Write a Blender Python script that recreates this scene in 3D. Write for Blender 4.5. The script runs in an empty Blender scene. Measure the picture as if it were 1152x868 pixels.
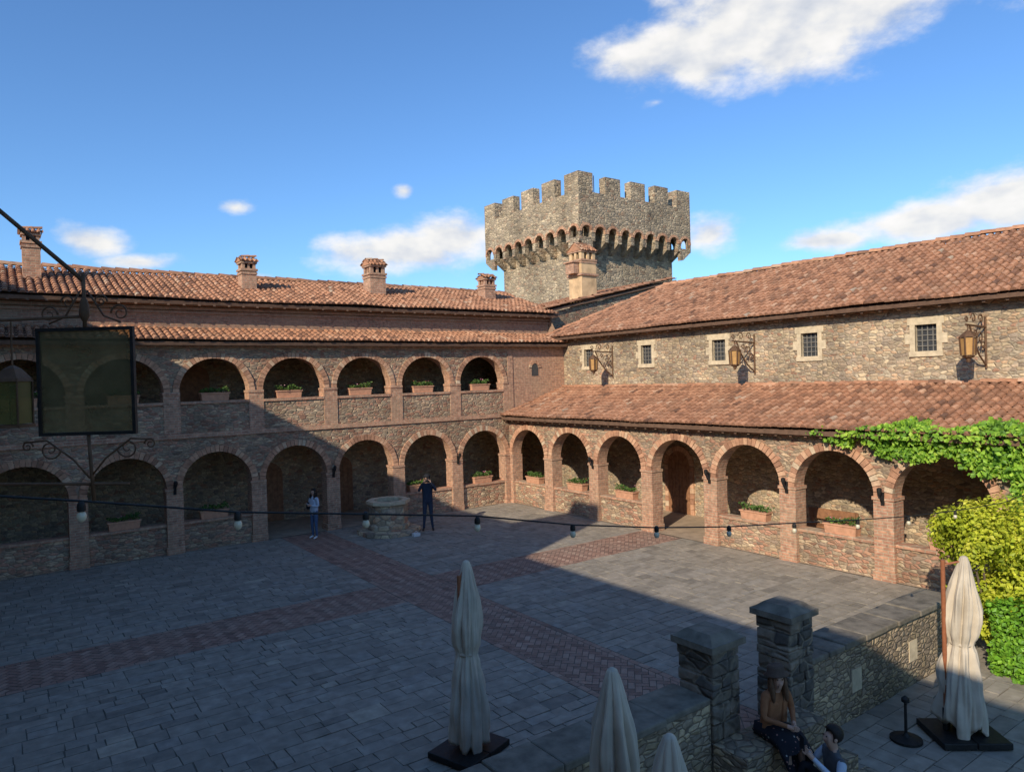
import bpy, bmesh, math, random
from mathutils import Vector, Matrix, noise
rnd = random.Random(11)
scene = bpy.context.scene
COL = scene.collection
scene.view_settings.view_transform = 'Standard'
scene.view_settings.look = 'None'
scene.view_settings.exposure = 0

# ------------------------------------------------------------------ mesh builder
class MB:
    def __init__(s):
        s.v = []; s.f = []; s.m = []; s.c = []
    def face(s, pts, m=0, c=0.5):
        n = len(s.v)
        s.v += [tuple(p) for p in pts]
        s.f.append(tuple(range(n, n + len(pts)))); s.m.append(m); s.c.append(c)
    def box(s, a, b, m=0, c=0.5):
        x0, y0, z0 = a; x1, y1, z1 = b
        s.hexa([(x0,y0,z0),(x1,y0,z0),(x1,y1,z0),(x0,y1,z0),(x0,y0,z1),(x1,y0,z1),(x1,y1,z1),(x0,y1,z1)], m, c)
    def hexa(s, p, m=0, c=0.5):
        n = len(s.v)
        s.v += [tuple(q) for q in p]
        for q in ((0,3,2,1),(4,5,6,7),(0,1,5,4),(1,2,6,5),(2,3,7,6),(3,0,4,7)):
            s.f.append(tuple(n+i for i in q)); s.m.append(m); s.c.append(c)
    def tube(s, pts, rad, n=8, m=0, c=0.5, caps=True):
        pts = [Vector(p) for p in pts]
        if not isinstance(rad, (list, tuple)): rad = [rad]*len(pts)
        base = len(s.v); ref = None
        for i, p in enumerate(pts):
            d = (pts[min(i+1, len(pts)-1)] - pts[max(i-1, 0)]).normalized()
            if ref is None:
                ref = d.cross(Vector((0,0,1)))
                if ref.length < 0.05: ref = Vector((1,0,0))
            ref = (ref - d*ref.dot(d)).normalized()
            w = d.cross(ref)
            for k in range(n):
                a = 2*math.pi*k/n
                s.v.append(tuple(p + (ref*math.cos(a) + w*math.sin(a))*rad[i]))
        for i in range(len(pts)-1):
            for k in range(n):
                a = base+i*n+k; b = base+i*n+(k+1) % n
                s.f.append((a, b, b+n, a+n)); s.m.append(m); s.c.append(c)
        if caps:
            s.f.append(tuple(base+k for k in range(n))); s.m.append(m); s.c.append(c)
            s.f.append(tuple(base+(len(pts)-1)*n+k for k in range(n))); s.m.append(m); s.c.append(c)
    def lathe(s, ctr, prof, n=16, m=0, c=0.5, mod=None, rot=0.0):
        base = len(s.v); cx, cy, cz = ctr
        for j, (r, z) in enumerate(prof):
            for k in range(n):
                a = 2*math.pi*k/n + rot
                rr = r*(mod(a, z) if mod else 1)
                s.v.append((cx+rr*math.cos(a), cy+rr*math.sin(a), cz+z))
        for j in range(len(prof)-1):
            for k in range(n):
                a = base+j*n+k; b = base+j*n+(k+1) % n
                s.f.append((a, b, b+n, a+n)); s.m.append(m); s.c.append(c)
        s.f.append(tuple(base+k for k in range(n))[::-1]); s.m.append(m); s.c.append(c)
        s.f.append(tuple(base+(len(prof)-1)*n+k for k in range(n))); s.m.append(m); s.c.append(c)
    def ball(s, ctr, rx, ry, rz, n=12, m=0, c=0.5, fn=None):
        base = len(s.v); rows = n//2+1
        for j in range(rows+1):
            th = math.pi*j/rows
            for k in range(n):
                a = 2*math.pi*k/n
                p = Vector((math.sin(th)*math.cos(a), math.sin(th)*math.sin(a), math.cos(th)))
                if fn: p = fn(p)
                s.v.append((ctr[0]+rx*p.x, ctr[1]+ry*p.y, ctr[2]+rz*p.z))
        for j in range(rows):
            for k in range(n):
                a = base+j*n+k; b = base+j*n+(k+1) % n
                s.f.append((a, b, b+n, a+n)); s.m.append(m); s.c.append(c)
    def leaf(s, p, nrm, size, c, m=0):
        nrm = Vector(nrm).normalized()
        t = nrm.cross(Vector((rnd.uniform(-1,1), rnd.uniform(-1,1), rnd.uniform(-1,1))))
        if t.length < 1e-3: t = nrm.cross(Vector((0,0,1.01)))
        t.normalize(); w = nrm.cross(t); p = Vector(p)
        s.face([p-t*size*.5, p+w*size*.36+nrm*size*.1, p+t*size*.55, p-w*size*.36+nrm*size*.1], m, c)

def empty(name, label, category, loc, rotz=0.0, group=None):
    e = bpy.data.objects.new(name, None)
    e.location = loc; e.rotation_euler = (0, 0, rotz); e.empty_display_size = 0.2
    COL.objects.link(e)
    e["label"] = label; e["category"] = category
    if group: e["group"] = group
    return e

def add(name, mb, mats, parent=None, local=False, smooth=False, merge=False, loc=None, recalc=True, **props):
    if not isinstance(mats, (list, tuple)): mats = [mats]
    off = Vector((0,0,0))
    if parent is not None and not local:
        q = parent
        while q is not None:
            off += q.location; q = q.parent
    if loc is not None: off = off + Vector(loc)
    me = bpy.data.meshes.new(name)
    me.from_pydata([tuple(Vector(v)-off) for v in mb.v], [], mb.f)
    for mt in mats: me.materials.append(mt)
    me.polygons.foreach_set("material_index", mb.m)
    ca = me.color_attributes.new("Col", 'FLOAT_COLOR', 'CORNER')
    data = []
    for p, c in zip(me.polygons, mb.c):
        data += [c, c, c, 1.0]*len(p.vertices)
    ca.data.foreach_set("color", data)
    if merge or recalc:
        bm = bmesh.new(); bm.from_mesh(me)
        if merge: bmesh.ops.remove_doubles(bm, verts=bm.verts, dist=0.0005)
        bmesh.ops.recalc_face_normals(bm, faces=bm.faces)
        bm.to_mesh(me); bm.free()
    if smooth:
        me.polygons.foreach_set("use_smooth", [True]*len(me.polygons))
    me.update()
    ob = bpy.data.objects.new(name, me)
    COL.objects.link(ob)
    if loc is not None: ob.location = loc
    if parent is not None: ob.parent = parent
    for k, v in props.items(): ob[k] = v
    return ob

def copy_thing(root, loc, rotz=None, label=None):
    nr = root.copy(); nr.location = loc
    if rotz is not None: nr.rotation_euler = (0, 0, rotz)
    if label: nr["label"] = label
    COL.objects.link(nr)
    for ch in list(root.children):
        c2 = ch.copy(); c2.parent = nr; COL.objects.link(c2)
        for g in list(ch.children):
            g2 = g.copy(); g2.parent = c2; COL.objects.link(g2)
    return nr

# ------------------------------------------------------------------ materials
class NT:
    def __init__(s, name):
        s.mat = bpy.data.materials.new(name); s.mat.use_nodes = True
        s.t = s.mat.node_tree; s.t.nodes.clear()
        s.out = s.t.nodes.new('ShaderNodeOutputMaterial')
        s.b = s.t.nodes.new('ShaderNodeBsdfPrincipled')
        s.t.links.new(s.b.outputs[0], s.out.inputs[0])
    def n(s, typ, ins=None, **at):
        nd = s.t.nodes.new(typ)
        for k, v in at.items(): setattr(nd, k, v)
        if ins:
            for k, v in ins.items(): s.set(nd.inputs[k], v)
        return nd
    def set(s, sock, v):
        if isinstance(v, bpy.types.NodeSocket): s.t.links.new(v, sock)
        else:
            if isinstance(v, tuple) and len(v) == 3 and sock.type == 'RGBA': v = (*v, 1)
            sock.default_value = v
    def math(s, op, a, b=0.0, c=None, clamp=False):
        nd = s.n('ShaderNodeMath', operation=op, use_clamp=clamp)
        s.set(nd.inputs[0], a); s.set(nd.inputs[1], b)
        if c is not None: s.set(nd.inputs[2], c)
        return nd.outputs[0]
    def vmath(s, op, a, b):
        nd = s.n('ShaderNodeVectorMath', operation=op)
        s.set(nd.inputs[0], a); s.set(nd.inputs[1], b)
        return nd.outputs[1] if op in ('DOT_PRODUCT','LENGTH') else nd.outputs[0]
    def ramp(s, fac, pts, interp='LINEAR'):
        nd = s.n('ShaderNodeValToRGB'); cr = nd.color_ramp; cr.interpolation = interp
        while len(cr.elements) < len(pts): cr.elements.new(0.5)
        for e, (p, c) in zip(cr.elements, pts):
            e.position = p; e.color = (*c, 1) if len(c) == 3 else c
        s.set(nd.inputs[0], fac)
        return nd.outputs[0]
    def mix(s, fac, a, b, mode='MIX'):
        nd = s.n('ShaderNodeMix', data_type='RGBA', blend_type=mode)
        s.set(nd.inputs[0], fac); s.set(nd.inputs[6], a); s.set(nd.inputs[7], b)
        return nd.outputs[2]
    def noise(s, vec, scale, detail=3, rough=0.55, col=False):
        nd = s.n('ShaderNodeTexNoise', {'Scale': scale, 'Detail': detail, 'Roughness': rough})
        if vec is not None: s.set(nd.inputs['Vector'], vec)
        return nd.outputs[1] if col else nd.outputs[0]
    def mr(s, v, a, b, c=0.0, d=1.0, smooth=False):
        nd = s.n('ShaderNodeMapRange', {'From Min': a, 'From Max': b, 'To Min': c, 'To Max': d})
        if smooth: nd.interpolation_type = 'SMOOTHSTEP'
        s.set(nd.inputs['Value'], v)
        return nd.outputs[0]
    def pos(s): return s.n('ShaderNodeNewGeometry').outputs['Position']
    def gray(s, v):
        nd = s.n('ShaderNodeCombineColor')
        for i in range(3): s.set(nd.inputs[i], v)
        return nd.outputs[0]
    def bump(s, h, strength=0.5, dist=0.02):
        nd = s.n('ShaderNodeBump', {'Strength': strength, 'Distance': dist, 'Height': h})
        s.t.links.new(nd.outputs[0], s.b.inputs['Normal'])
    def fin(s, col=None, rough=0.9, metal=0.0, spec=0.3):
        if col is not None: s.set(s.b.inputs['Base Color'], col)
        s.set(s.b.inputs['Roughness'], rough); s.set(s.b.inputs['Metallic'], metal)
        s.b.inputs['Specular IOR Level'].default_value = spec
        return s.mat

def rubble(name, palette, mortar=(.43,.34,.235), sc=(5.6,5.6,11.5), bump=0.8, dist=0.02, stain=0.62, gain=1.28):
    k = NT(name); p = k.pos()
    nz = k.noise(p, 4.0, 1, col=True)
    off = k.vmath('MULTIPLY', k.vmath('SUBTRACT', nz, (.5,.5,.5)), (.12,.12,.05))
    pv = k.vmath('MULTIPLY', k.vmath('ADD', p, off), sc)
    v1 = k.n('ShaderNodeTexVoronoi', {'Vector': pv, 'Scale': 1.0, 'Randomness': .8}, feature='F1')
    v2 = k.n('ShaderNodeTexVoronoi', {'Vector': pv, 'Scale': 1.0, 'Randomness': .8}, feature='DISTANCE_TO_EDGE')
    sep = k.n('ShaderNodeSeparateColor', {0: v1.outputs['Color']})
    st = k.ramp(sep.outputs[0], [(a, tuple(x*gain for x in c)) for a, c in palette], 'CONSTANT')
    br = k.mr(sep.outputs[1], 0, 1, .68, 1.22)
    st = k.mix(1.0, st, k.gray(br), 'MULTIPLY')
    n2 = k.noise(p, 14, 3)
    st = k.mix(1.0, st, k.gray(k.mr(n2, .25, .75, .70, 1.25)), 'MULTIPLY')
    edge = k.mr(v2.outputs['Distance'], .015, .085, 0, 1, True)
    mo = k.mix(1.0, mortar, k.gray(k.mr(n2, .2, .8, .55, 1.05)), 'MULTIPLY')
    col = k.mix(edge, mo, st)
    n3 = k.noise(p, .55, 3)
    col = k.mix(1.0, col, k.gray(k.mr(n3, .3, .7, stain, 1.12)), 'MULTIPLY')
    h = k.math('ADD', k.mr(v2.outputs['Distance'], 0, .2, 0, 1, True), k.math('MULTIPLY', n2, .5))
    h = k.math('ADD', h, k.math('MULTIPLY', sep.outputs[2], .35))
    k.bump(h, bump, dist)
    return k.fin(col, .92)

TAN = [(0,(.40,.295,.185)),(.14,(.34,.25,.165)),(.28,(.43,.325,.20)),(.42,(.27,.205,.145)),(.55,(.41,.27,.16)),(.68,(.35,.28,.19)),(.82,(.44,.34,.215)),(.93,(.34,.19,.12))]
MIXP = [(0,(.38,.255,.16)),(.16,(.35,.185,.12)),(.3,(.32,.235,.155)),(.44,(.38,.21,.13)),(.56,(.41,.285,.175)),(.68,(.26,.185,.13)),(.8,(.36,.19,.12)),(.92,(.42,.315,.20))]
GREY = [(0,(.40,.30,.195)),(.15,(.33,.25,.17)),(.3,(.43,.325,.21)),(.45,(.26,.205,.145)),(.6,(.37,.285,.19)),(.75,(.44,.34,.22)),(.9,(.34,.225,.145))]
M_stone = rubble("rubble_stone", TAN)
M_stone_left = rubble("rubble_brick_mix", MIXP, mortar=(.40,.295,.20), sc=(5.2,5.2,13), gain=1.3)
M_tower = rubble("tower_stone", GREY, mortar=(.41,.325,.225), sc=(3.6,3.6,7.4), dist=.035, gain=1.22)
M_lowstone = rubble("low_wall_stone", [(0,(.38,.28,.175)),(.2,(.29,.22,.15)),(.4,(.42,.31,.185)),(.6,(.31,.235,.16)),(.8,(.40,.30,.185))], mortar=(.24,.18,.12), sc=(6.5,6.5,14), dist=.022, gain=1.15)
M_ashlar_dark = rubble("pillar_stone", [(0,(.16,.13,.10)),(.3,(.24,.19,.14)),(.55,(.13,.11,.09)),(.8,(.28,.22,.16))], mortar=(.30,.24,.17), sc=(3.6,3.6,5.5), dist=.03, gain=1.0)
M_well = rubble("well_stone", TAN, sc=(3.4,3.4,5.5), gain=1.5)

def brick(name, c1, c2, mortar, w=.24, h=.075, msz=.012):
    k = NT(name); p = k.pos()
    sx = k.n('ShaderNodeSeparateXYZ', {0: p})
    nz = k.noise(p, 4, 1)
    u = k.math('ADD', sx.outputs[0], sx.outputs[1])
    z = k.math('ADD', sx.outputs[2], k.math('MULTIPLY', nz, .02))
    vec = k.n('ShaderNodeCombineXYZ', {0: u, 1: z, 2: 0.0}).outputs[0]
    bt = k.n('ShaderNodeTexBrick', {'Vector': vec, 'Scale': 1.0, 'Mortar Size': msz, 'Mortar Smooth': .3, 'Bias': 0.0, 'Brick Width': w, 'Row Height': h,
        'Color1': c1, 'Color2': c2, 'Mortar': mortar})
    n2 = k.noise(p, 9, 3); n3 = k.noise(p, .9, 2)
    col = k.mix(1.0, bt.outputs[0], k.gray(k.mr(n2, .25, .75, .6, 1.35)), 'MULTIPLY')
    col = k.mix(k.mr(n3, .45, .72, 0, .45), col, (.42,.30,.19))
    hh = k.math('SUBTRACT', k.math('MULTIPLY', n2, .5), bt.outputs[1])
    k.bump(hh, .7, .015)
    return k.fin(col, .9)
M_brick = brick("old_brick", (.52,.265,.16), (.37,.185,.12), (.46,.34,.23))
M_brick_dark = brick("dark_brick", (.38,.195,.125), (.27,.145,.10), (.32,.24,.165))

def attr_mat(name, pts, nscale=8, lo=.7, hi=1.25, rough=.9, bumpd=.01, bscale=30, stain=None, spec=.3, transl=0.0, det=3):
    k = NT(name); p = k.pos()
    a = k.n('ShaderNodeAttribute', attribute_name="Col").outputs['Fac']
    c = k.ramp(a, pts)
    n1 = k.noise(p, nscale, det)
    c = k.mix(1.0, c, k.gray(k.mr(n1, .25, .75, lo, hi)), 'MULTIPLY')
    if stain:
        ns = k.noise(p, stain[0], 4, .65)
        c = k.mix(k.mr(ns, stain[1], stain[2], 0, stain[3]), c, stain[4])
    if bumpd: k.bump(k.noise(p, bscale, 2), .5, bumpd)
    if transl:
        tr = k.n('ShaderNodeBsdfTranslucent', {0: c}); mx = k.n('ShaderNodeMixShader', {0: transl})
        k.t.links.new(k.b.outputs[0], mx.inputs[1]); k.t.links.new(tr.outputs[0], mx.inputs[2]); k.t.links.new(mx.outputs[0], k.out.inputs[0])
    return k.fin(c, rough, spec=spec)

M_vouss = attr_mat("voussoir_brick", [(0,(.32,.165,.10)),(.4,(.49,.26,.155)),(.7,(.56,.33,.20)),(1,(.56,.42,.28))])
M_tile = attr_mat("terracotta_tile", [(0,(.16,.08,.05)),(.2,(.29,.14,.08)),(.45,(.44,.21,.115)),(.7,(.52,.265,.15)),(.9,(.55,.345,.22)),(1,(.44,.33,.23))],
                  nscale=6, lo=.66, hi=1.2, stain=(1.3,.50,.74,.5,(.22,.14,.09)))
M_slab = attr_mat("slate_slab", [(0,(.22,.19,.15)),(.3,(.285,.245,.19)),(.6,(.34,.29,.225)),(.85,(.305,.27,.22)),(1,(.42,.355,.265))], nscale=5, lo=.72, hi=1.26, rough=.72, bumpd=.010, bscale=12, spec=.3,
                 stain=(.8,.46,.76,.5,(.23,.20,.155)))
M_pbrick = attr_mat("paving_brick", [(0,(.25,.145,.105)),(.5,(.38,.22,.155)),(1,(.46,.30,.215))], nscale=4, rough=.8, stain=(1.0,.42,.72,.55,(.30,.23,.17)))
M_mortar = attr_mat("paving_mortar", [(0,(.17,.145,.11)),(1,(.17,.145,.11))])
M_leaf_ivy = attr_mat("ivy_leaf", [(0,(.06,.14,.015)),(.4,(.17,.34,.03)),(.75,(.33,.54,.05)),(1,(.48,.64,.08))], rough=.5, spec=.35, bumpd=0, transl=.4, det=1)
M_leaf_box = attr_mat("planter_leaf", [(0,(.03,.07,.015)),(.5,(.08,.15,.03)),(1,(.15,.24,.05))], rough=.6, bumpd=0, transl=.2, det=1)
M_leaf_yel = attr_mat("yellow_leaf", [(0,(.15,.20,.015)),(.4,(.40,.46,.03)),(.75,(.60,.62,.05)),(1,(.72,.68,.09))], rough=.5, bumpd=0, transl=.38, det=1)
M_leaf_hedge = attr_mat("hedge_leaf", [(0,(.06,.13,.012)),(.5,(.15,.34,.025)),(1,(.28,.50,.045))], rough=.5, bumpd=0, transl=.3, det=1)
M_flower = attr_mat("flower_petal", [(0,(.5,.05,.04)),(.5,(.6,.12,.2)),(1,(.7,.5,.5))], bumpd=0)

def plain(name, col, rough=.8, var=.2, nscale=12, metal=0, bumpd=.004, spec=.3):
    k = NT(name); p = k.pos()
    n1 = k.noise(p, nscale, 3)
    c = k.mix(1.0, col, k.gray(k.mr(n1, .25, .75, 1-var, 1+var)), 'MULTIPLY')
    k.bump(k.noise(p, nscale*3, 2), .4, bumpd)
    return k.fin(c, rough, metal, spec)
M_cream = plain("cream_stone", (.56,.445,.29), .9, .25, 7, bumpd=.01)
M_stucco = plain("ochre_stucco", (.60,.40,.22), .92, .3, 3, bumpd=.01)
M_iron = plain("black_iron", (.03,.028,.026), .55, .3, 20, .5)
M_lead = plain("lead_lattice", (.20,.18,.15), .6, .2, 20, .2)
M_rust = plain("rusted_iron", (.14,.075,.04), .7, .35, 25, .3)
M_terra = plain("terracotta_pot", (.52,.27,.16), .85, .2, 9)
M_wood = plain("old_wood", (.27,.13,.065), .7, .35, 9)
M_woodred = plain("red_wood_pole", (.28,.10,.045), .5, .2, 14)
M_beam = plain("rafter_wood", (.17,.10,.065), .85, .3, 6)
M_canvas = plain("beige_canvas", (.52,.44,.335), .92, .22, 3, bumpd=.006)
M_coping = plain("slate_coping", (.185,.155,.115), .8, .45, 5, bumpd=.02)
M_glass = plain("dark_glass", (.05,.052,.055), .15, .3, 9, spec=.5)
M_amber = plain("amber_glass", (.45,.25,.09), .3, .2, 9)
M_bulb = plain("pale_bulb", (.62,.54,.38), .15, .05, 5, spec=.5)
M_floor = plain("arcade_floor", (.38,.28,.19), .85, .25, 3)
M_ceil = plain("vault_plaster", (.40,.30,.19), .95, .25, 2)
M_inner = rubble("inner_wall_stone", TAN, gain=1.25)
M_ground = plain("dry_ground", (.16,.14,.08), .95, .4, .5, bumpd=.05)
M_trunk = plain("bark", (.14,.10,.07), .95, .3, 14)
M_skin = plain("skin", (.50,.29,.20), .5, .05, 10, bumpd=.001)
M_navy = plain("navy_cloth", (.03,.035,.055), .9, .2, 20)
M_denim = plain("denim_cloth", (.08,.12,.20), .9, .2, 20)
M_darkjean = plain("dark_denim", (.035,.045,.07), .9, .2, 20)
M_ltblue = plain("pale_blue_cloth", (.45,.50,.57), .9, .12, 12)
M_white = plain("white_cloth", (.66,.65,.62), .9, .08, 12)
M_bluecl = plain("blue_cloth", (.05,.08,.17), .9, .12, 12)
M_rustcl = plain("rust_jacket", (.30,.125,.055), .9, .3, 10)
M_black = plain("black_cloth", (.015,.015,.018), .85, .3, 12)
M_greycl = plain("grey_vest", (.09,.09,.095), .9, .2, 15)
M_hairb = plain("brown_hair", (.13,.065,.032), .6, .35, 40)
M_haird = plain("dark_hair", (.02,.014,.01), .6, .3, 40)
M_felt = plain("felt_hat", (.10,.065,.045), .9, .2, 14)
M_shoe = plain("leather_shoe", (.04,.03,.025), .6, .2, 14)
M_eye = plain("eye_dark", (.02,.015,.012), .3)
M_lip = plain("lip", (.35,.12,.10), .5)
def panelmat(name, a, b, tr=0.0):
    k = NT(name); p = k.pos()
    n1 = k.noise(p, 9, 4, .6)
    c = k.ramp(k.mr(n1, .3, .7), [(0, a), (1, b)])
    if tr:
        t = k.n('ShaderNodeBsdfTransparent', {0: (.75,.68,.45)}); mx = k.n('ShaderNodeMixShader', {0: tr})
        k.t.links.new(k.b.outputs[0], mx.inputs[1]); k.t.links.new(t.outputs[0], mx.inputs[2]); k.t.links.new(mx.outputs[0], k.out.inputs[0])
    return k.fin(c, .4, spec=.4)
M_panel = panelmat("smoky_olive_panel", (.10,.08,.035), (.20,.16,.075), .36)
M_ygreflect = panelmat("olive_reflection_glass", (.12,.115,.035), (.20,.19,.06), .4)  # see-through olive tint imitates a greenish reflection
def floral():
    k = NT("floral_dress"); p = k.pos()
    v = k.n('ShaderNodeTexVoronoi', {'Vector': p, 'Scale': 20.0}, feature='F1')
    f = k.mr(v.outputs['Distance'], .18, .28, 1, 0)
    sep = k.n('ShaderNodeSeparateColor', {0: v.outputs['Color']})
    fc = k.ramp(sep.outputs[0], [(0,(.4,.2,.16)),(.4,(.4,.36,.3)),(.7,(.03,.03,.03))], 'CONSTANT')
    return k.fin(k.mix(f, (.015,.015,.02), fc), .85)
M_floral = floral()

# ------------------------------------------------------------------ camera frame
CAM = Vector((16.8, 23.4, 5.0))
F = Vector((-.588, -.809, 0)).normalized()
Rt = Vector((F.y, -F.x, 0))
UP = Vector((0,0,1))

# ------------------------------------------------------------------ ground & paving
mb = MB(); mb.face([(-1500,-1500,-.02),(1500,-1500,-.02),(1500,1500,-.02),(-1500,1500,-.02)])
add("ground", mb, M_ground, kind="structure")

SA = (7.85, 9.35); SB = (7.3, 8.9)
mb = MB(); mb.face([(-3,-3,-.006),(21,-3,-.006),(21,30,-.006),(-3,30,-.006)], 0)
add("courtyard_bed", mb, M_mortar, kind="structure")

def slabs(mb, x0, x1, y0, y1):
    y = y0
    while y < y1-.01:
        h = rnd.choice((.18,.22,.26,.3,.36,.44))
        if y+h > y1-.14: h = y1-y
        x = x0
        while x < x1-.01:
            w = rnd.choice((rnd.uniform(.2,.42), rnd.uniform(.36,.7)))
            if x+w > x1-.18: w = x1-x
            parts = [(x, x+w, y, y+h)]
            if h > .35 and rnd.random() < .45:
                q = rnd.choice((.4,.5,.6)); parts = [(x, x+w, y, y+h*q), (x, x+w, y+h*q, y+h)]
                if w > .5 and rnd.random() < .5:
                    u = rnd.uniform(.35,.65); parts = [(x, x+w*u, y, y+h*q), (x+w*u, x+w, y, y+h*q), (x, x+w, y+h*q, y+h)]
            for (xa, xb, a, b) in parts:
                g = rnd.uniform(.004, .010); z = rnd.uniform(.003, .010); t = [rnd.uniform(-.003,.003) for _ in range(4)]
                c = min(1, max(0, rnd.gauss(.5, .22)))
                X0, X1, Y0, Y1 = xa+g, xb-g, a+g, b-g
                j = lambda: rnd.uniform(-.008,.008)
                top = [(X0+j(),Y0+j(),z+t[0]),(X1+j(),Y0+j(),z+t[1]),(X1+j(),Y1+j(),z+t[2]),(X0+j(),Y1+j(),z+t[3])]
                bot = [(q[0],q[1],-.012) for q in top]
                n = len(mb.v); mb.v += bot+top
                for q in ((4,5,6,7),(0,1,5,4),(1,2,6,5),(2,3,7,6),(3,0,4,7)):
                    mb.f.append(tuple(n+i for i in q)); mb.m.append(0); mb.c.append(c)
            x += w
        y += h
mb = MB()
slabs(mb, 0.0, SA[0], 0.0, SB[0]); slabs(mb, SA[1], 21, 0.0, SB[0])
slabs(mb, 0.0, SA[0], SB[1], 17.5); slabs(mb, SA[1], 21, SB[1], 17.5)
slabs(mb, 0.0, 21, 18.0, 29)
add("courtyard_pavement", mb, M_slab, kind="structure", recalc=False)

def clip_poly(poly, ax, val, keep_less):
    out = []
    for i in range(len(poly)):
        a, b = poly[i], poly[(i+1) % len(poly)]
        ia = (a[ax] <= val) if keep_less else (a[ax] >= val)
        ib = (b[ax] <= val) if keep_less else (b[ax] >= val)
        if ia: out.append(a)
        if ia != ib:
            t = (val-a[ax])/(b[ax]-a[ax])
            out.append((a[0]+(b[0]-a[0])*t, a[1]+(b[1]-a[1])*t))
    return out
def herring(mb, x0, x1, y0, y1):
    w = .115; L = .23; g = .006
    cx, cy = (x0+x1)/2, (y0+y1)/2; s = math.sqrt(.5)
    ext = int((abs(x1-x0)+abs(y1-y0))/w)+4
    for i in range(-ext, ext):
        for j in range(-ext, ext):
            m = (i - j) % 4
            if m == 0: r = (i*w, j*w, i*w+L, j*w+w)
            elif m == 3: r = (i*w, j*w, i*w+w, j*w+L)
            else: continue
            q = [(r[0]+g,r[1]+g),(r[2]-g,r[1]+g),(r[2]-g,r[3]-g),(r[0]+g,r[3]-g)]
            q = [((a-b)*s+cx, (a+b)*s+cy) for a, b in q]
            if max(p[0] for p in q) < x0 or min(p[0] for p in q) > x1 or max(p[1] for p in q) < y0 or min(p[1] for p in q) > y1: continue
            for ax, v, k in ((0,x0,False),(0,x1,True),(1,y0,False),(1,y1,True)):
                q = clip_poly(q, ax, v, k)
                if len(q) < 3: break
            if len(q) < 3: continue
            z = rnd.uniform(.002,.006)
            mb.face([(a,b,z) for a, b in q], 0, min(1,max(0,rnd.gauss(.30 if m else .68,.18))))
mb = MB()
herring(mb, SA[0]+.13, SA[1]-.13, .05, 17.45)
herring(mb, .05, SA[0]-.02, SB[0]+.13, SB[1]-.13)
herring(mb, SA[1]+.02, 21, SB[0]+.13, SB[1]-.13)
def border(mb, a, b, along, fixed0, fixed1):
    t = a
    while t < b:
        c = min(1,max(0,rnd.gauss(.45,.25))); z = rnd.uniform(.003,.007); e = min(b, t+.24)-.012
        if along == 'y': mb.face([(fixed0,t,z),(fixed1,t,z),(fixed1,e,z),(fixed0,e,z)], 0, c)
        else: mb.face([(t,fixed0,z),(e,fixed0,z),(e,fixed1,z),(t,fixed1,z)], 0, c)
        t += .24
for f0 in (SA[0]+.006, SA[1]-.12): border(mb, .05, 17.45, 'y', f0, f0+.112)
for f0 in (SB[0]+.006, SB[1]-.12):
    border(mb, .05, SA[0]-.02, 'x', f0, f0+.112); border(mb, SA[1]+.02, 21, 'x', f0, f0+.112)
add("brick_path", mb, M_pbrick, kind="structure", recalc=False)

# ------------------------------------------------------------------ architecture helpers
def PL(u, d, z): return (u, -d, z)
def PR(u, d, z): return (-d, u, z)

def arc_panel(mb, P, u0, u1, z0, z1, cu, r, zs, zb, th, n=22, m=0, mi=1, d0=0.0):
    for d in (d0, d0+th):
        if cu-r > u0: mb.face([P(u0,d,z0),P(cu-r,d,z0),P(cu-r,d,z1),P(u0,d,z1)], m)
        if u1 > cu+r: mb.face([P(cu+r,d,z0),P(u1,d,z0),P(u1,d,z1),P(cu+r,d,z1)], m)
        if zb > z0: mb.face([P(cu-r,d,z0),P(cu+r,d,z0),P(cu+r,d,zb),P(cu-r,d,zb)], m)
        for i in range(n):
            a, b = math.pi*i/n, math.pi*(i+1)/n
            ua, za, ub, z_b = cu+r*math.cos(a), zs+r*math.sin(a), cu+r*math.cos(b), zs+r*math.sin(b)
            mb.face([P(ua,d,za),P(ua,d,z1),P(ub,d,z1),P(ub,d,z_b)], m)
    path = [(cu+r,zb)]+[(cu+r*math.cos(math.pi*i/n), zs+r*math.sin(math.pi*i/n)) for i in range(n+1)]+[(cu-r,zb)]
    if zb > z0: path.append((cu+r,zb))
    for (a, b) in zip(path[:-1], path[1:]):
        mb.face([P(a[0],d0,a[1]),P(b[0],d0,b[1]),P(b[0],d0+th,b[1]),P(a[0],d0+th,a[1])], mi)

def voussoirs(P, cu, zs, r0, r1, d0, d1, n=27, a0=0.0, a1=math.pi):
    mb = MB()
    for i in range(n):
        a = a0+(a1-a0)*(i+.06)/n; b = a0+(a1-a0)*(i+.94)/n
        dd = d0-rnd.uniform(0,.012); rr = r1+rnd.uniform(-.015,.015)
        pts = []
        for d in (dd, d1):
            for (r, t) in ((r0,a),(rr,a),(rr,b),(r0,b)):
                pts.append(P(cu+r*math.cos(t), d, zs+r*math.sin(t)))
        mb.hexa(pts, 0, min(1,max(0,rnd.gauss(.47,.25))))
    return mb

def pbox(mb, P, u0, u1, d0, d1, z0, z1, m=0, c=.5):
    pts = []
    for z in (z0, z1):
        for (u, d) in ((u0,d0),(u1,d0),(u1,d1),(u0,d1)): pts.append(P(u,d,z))
    mb.hexa(pts, m, c)

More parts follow.
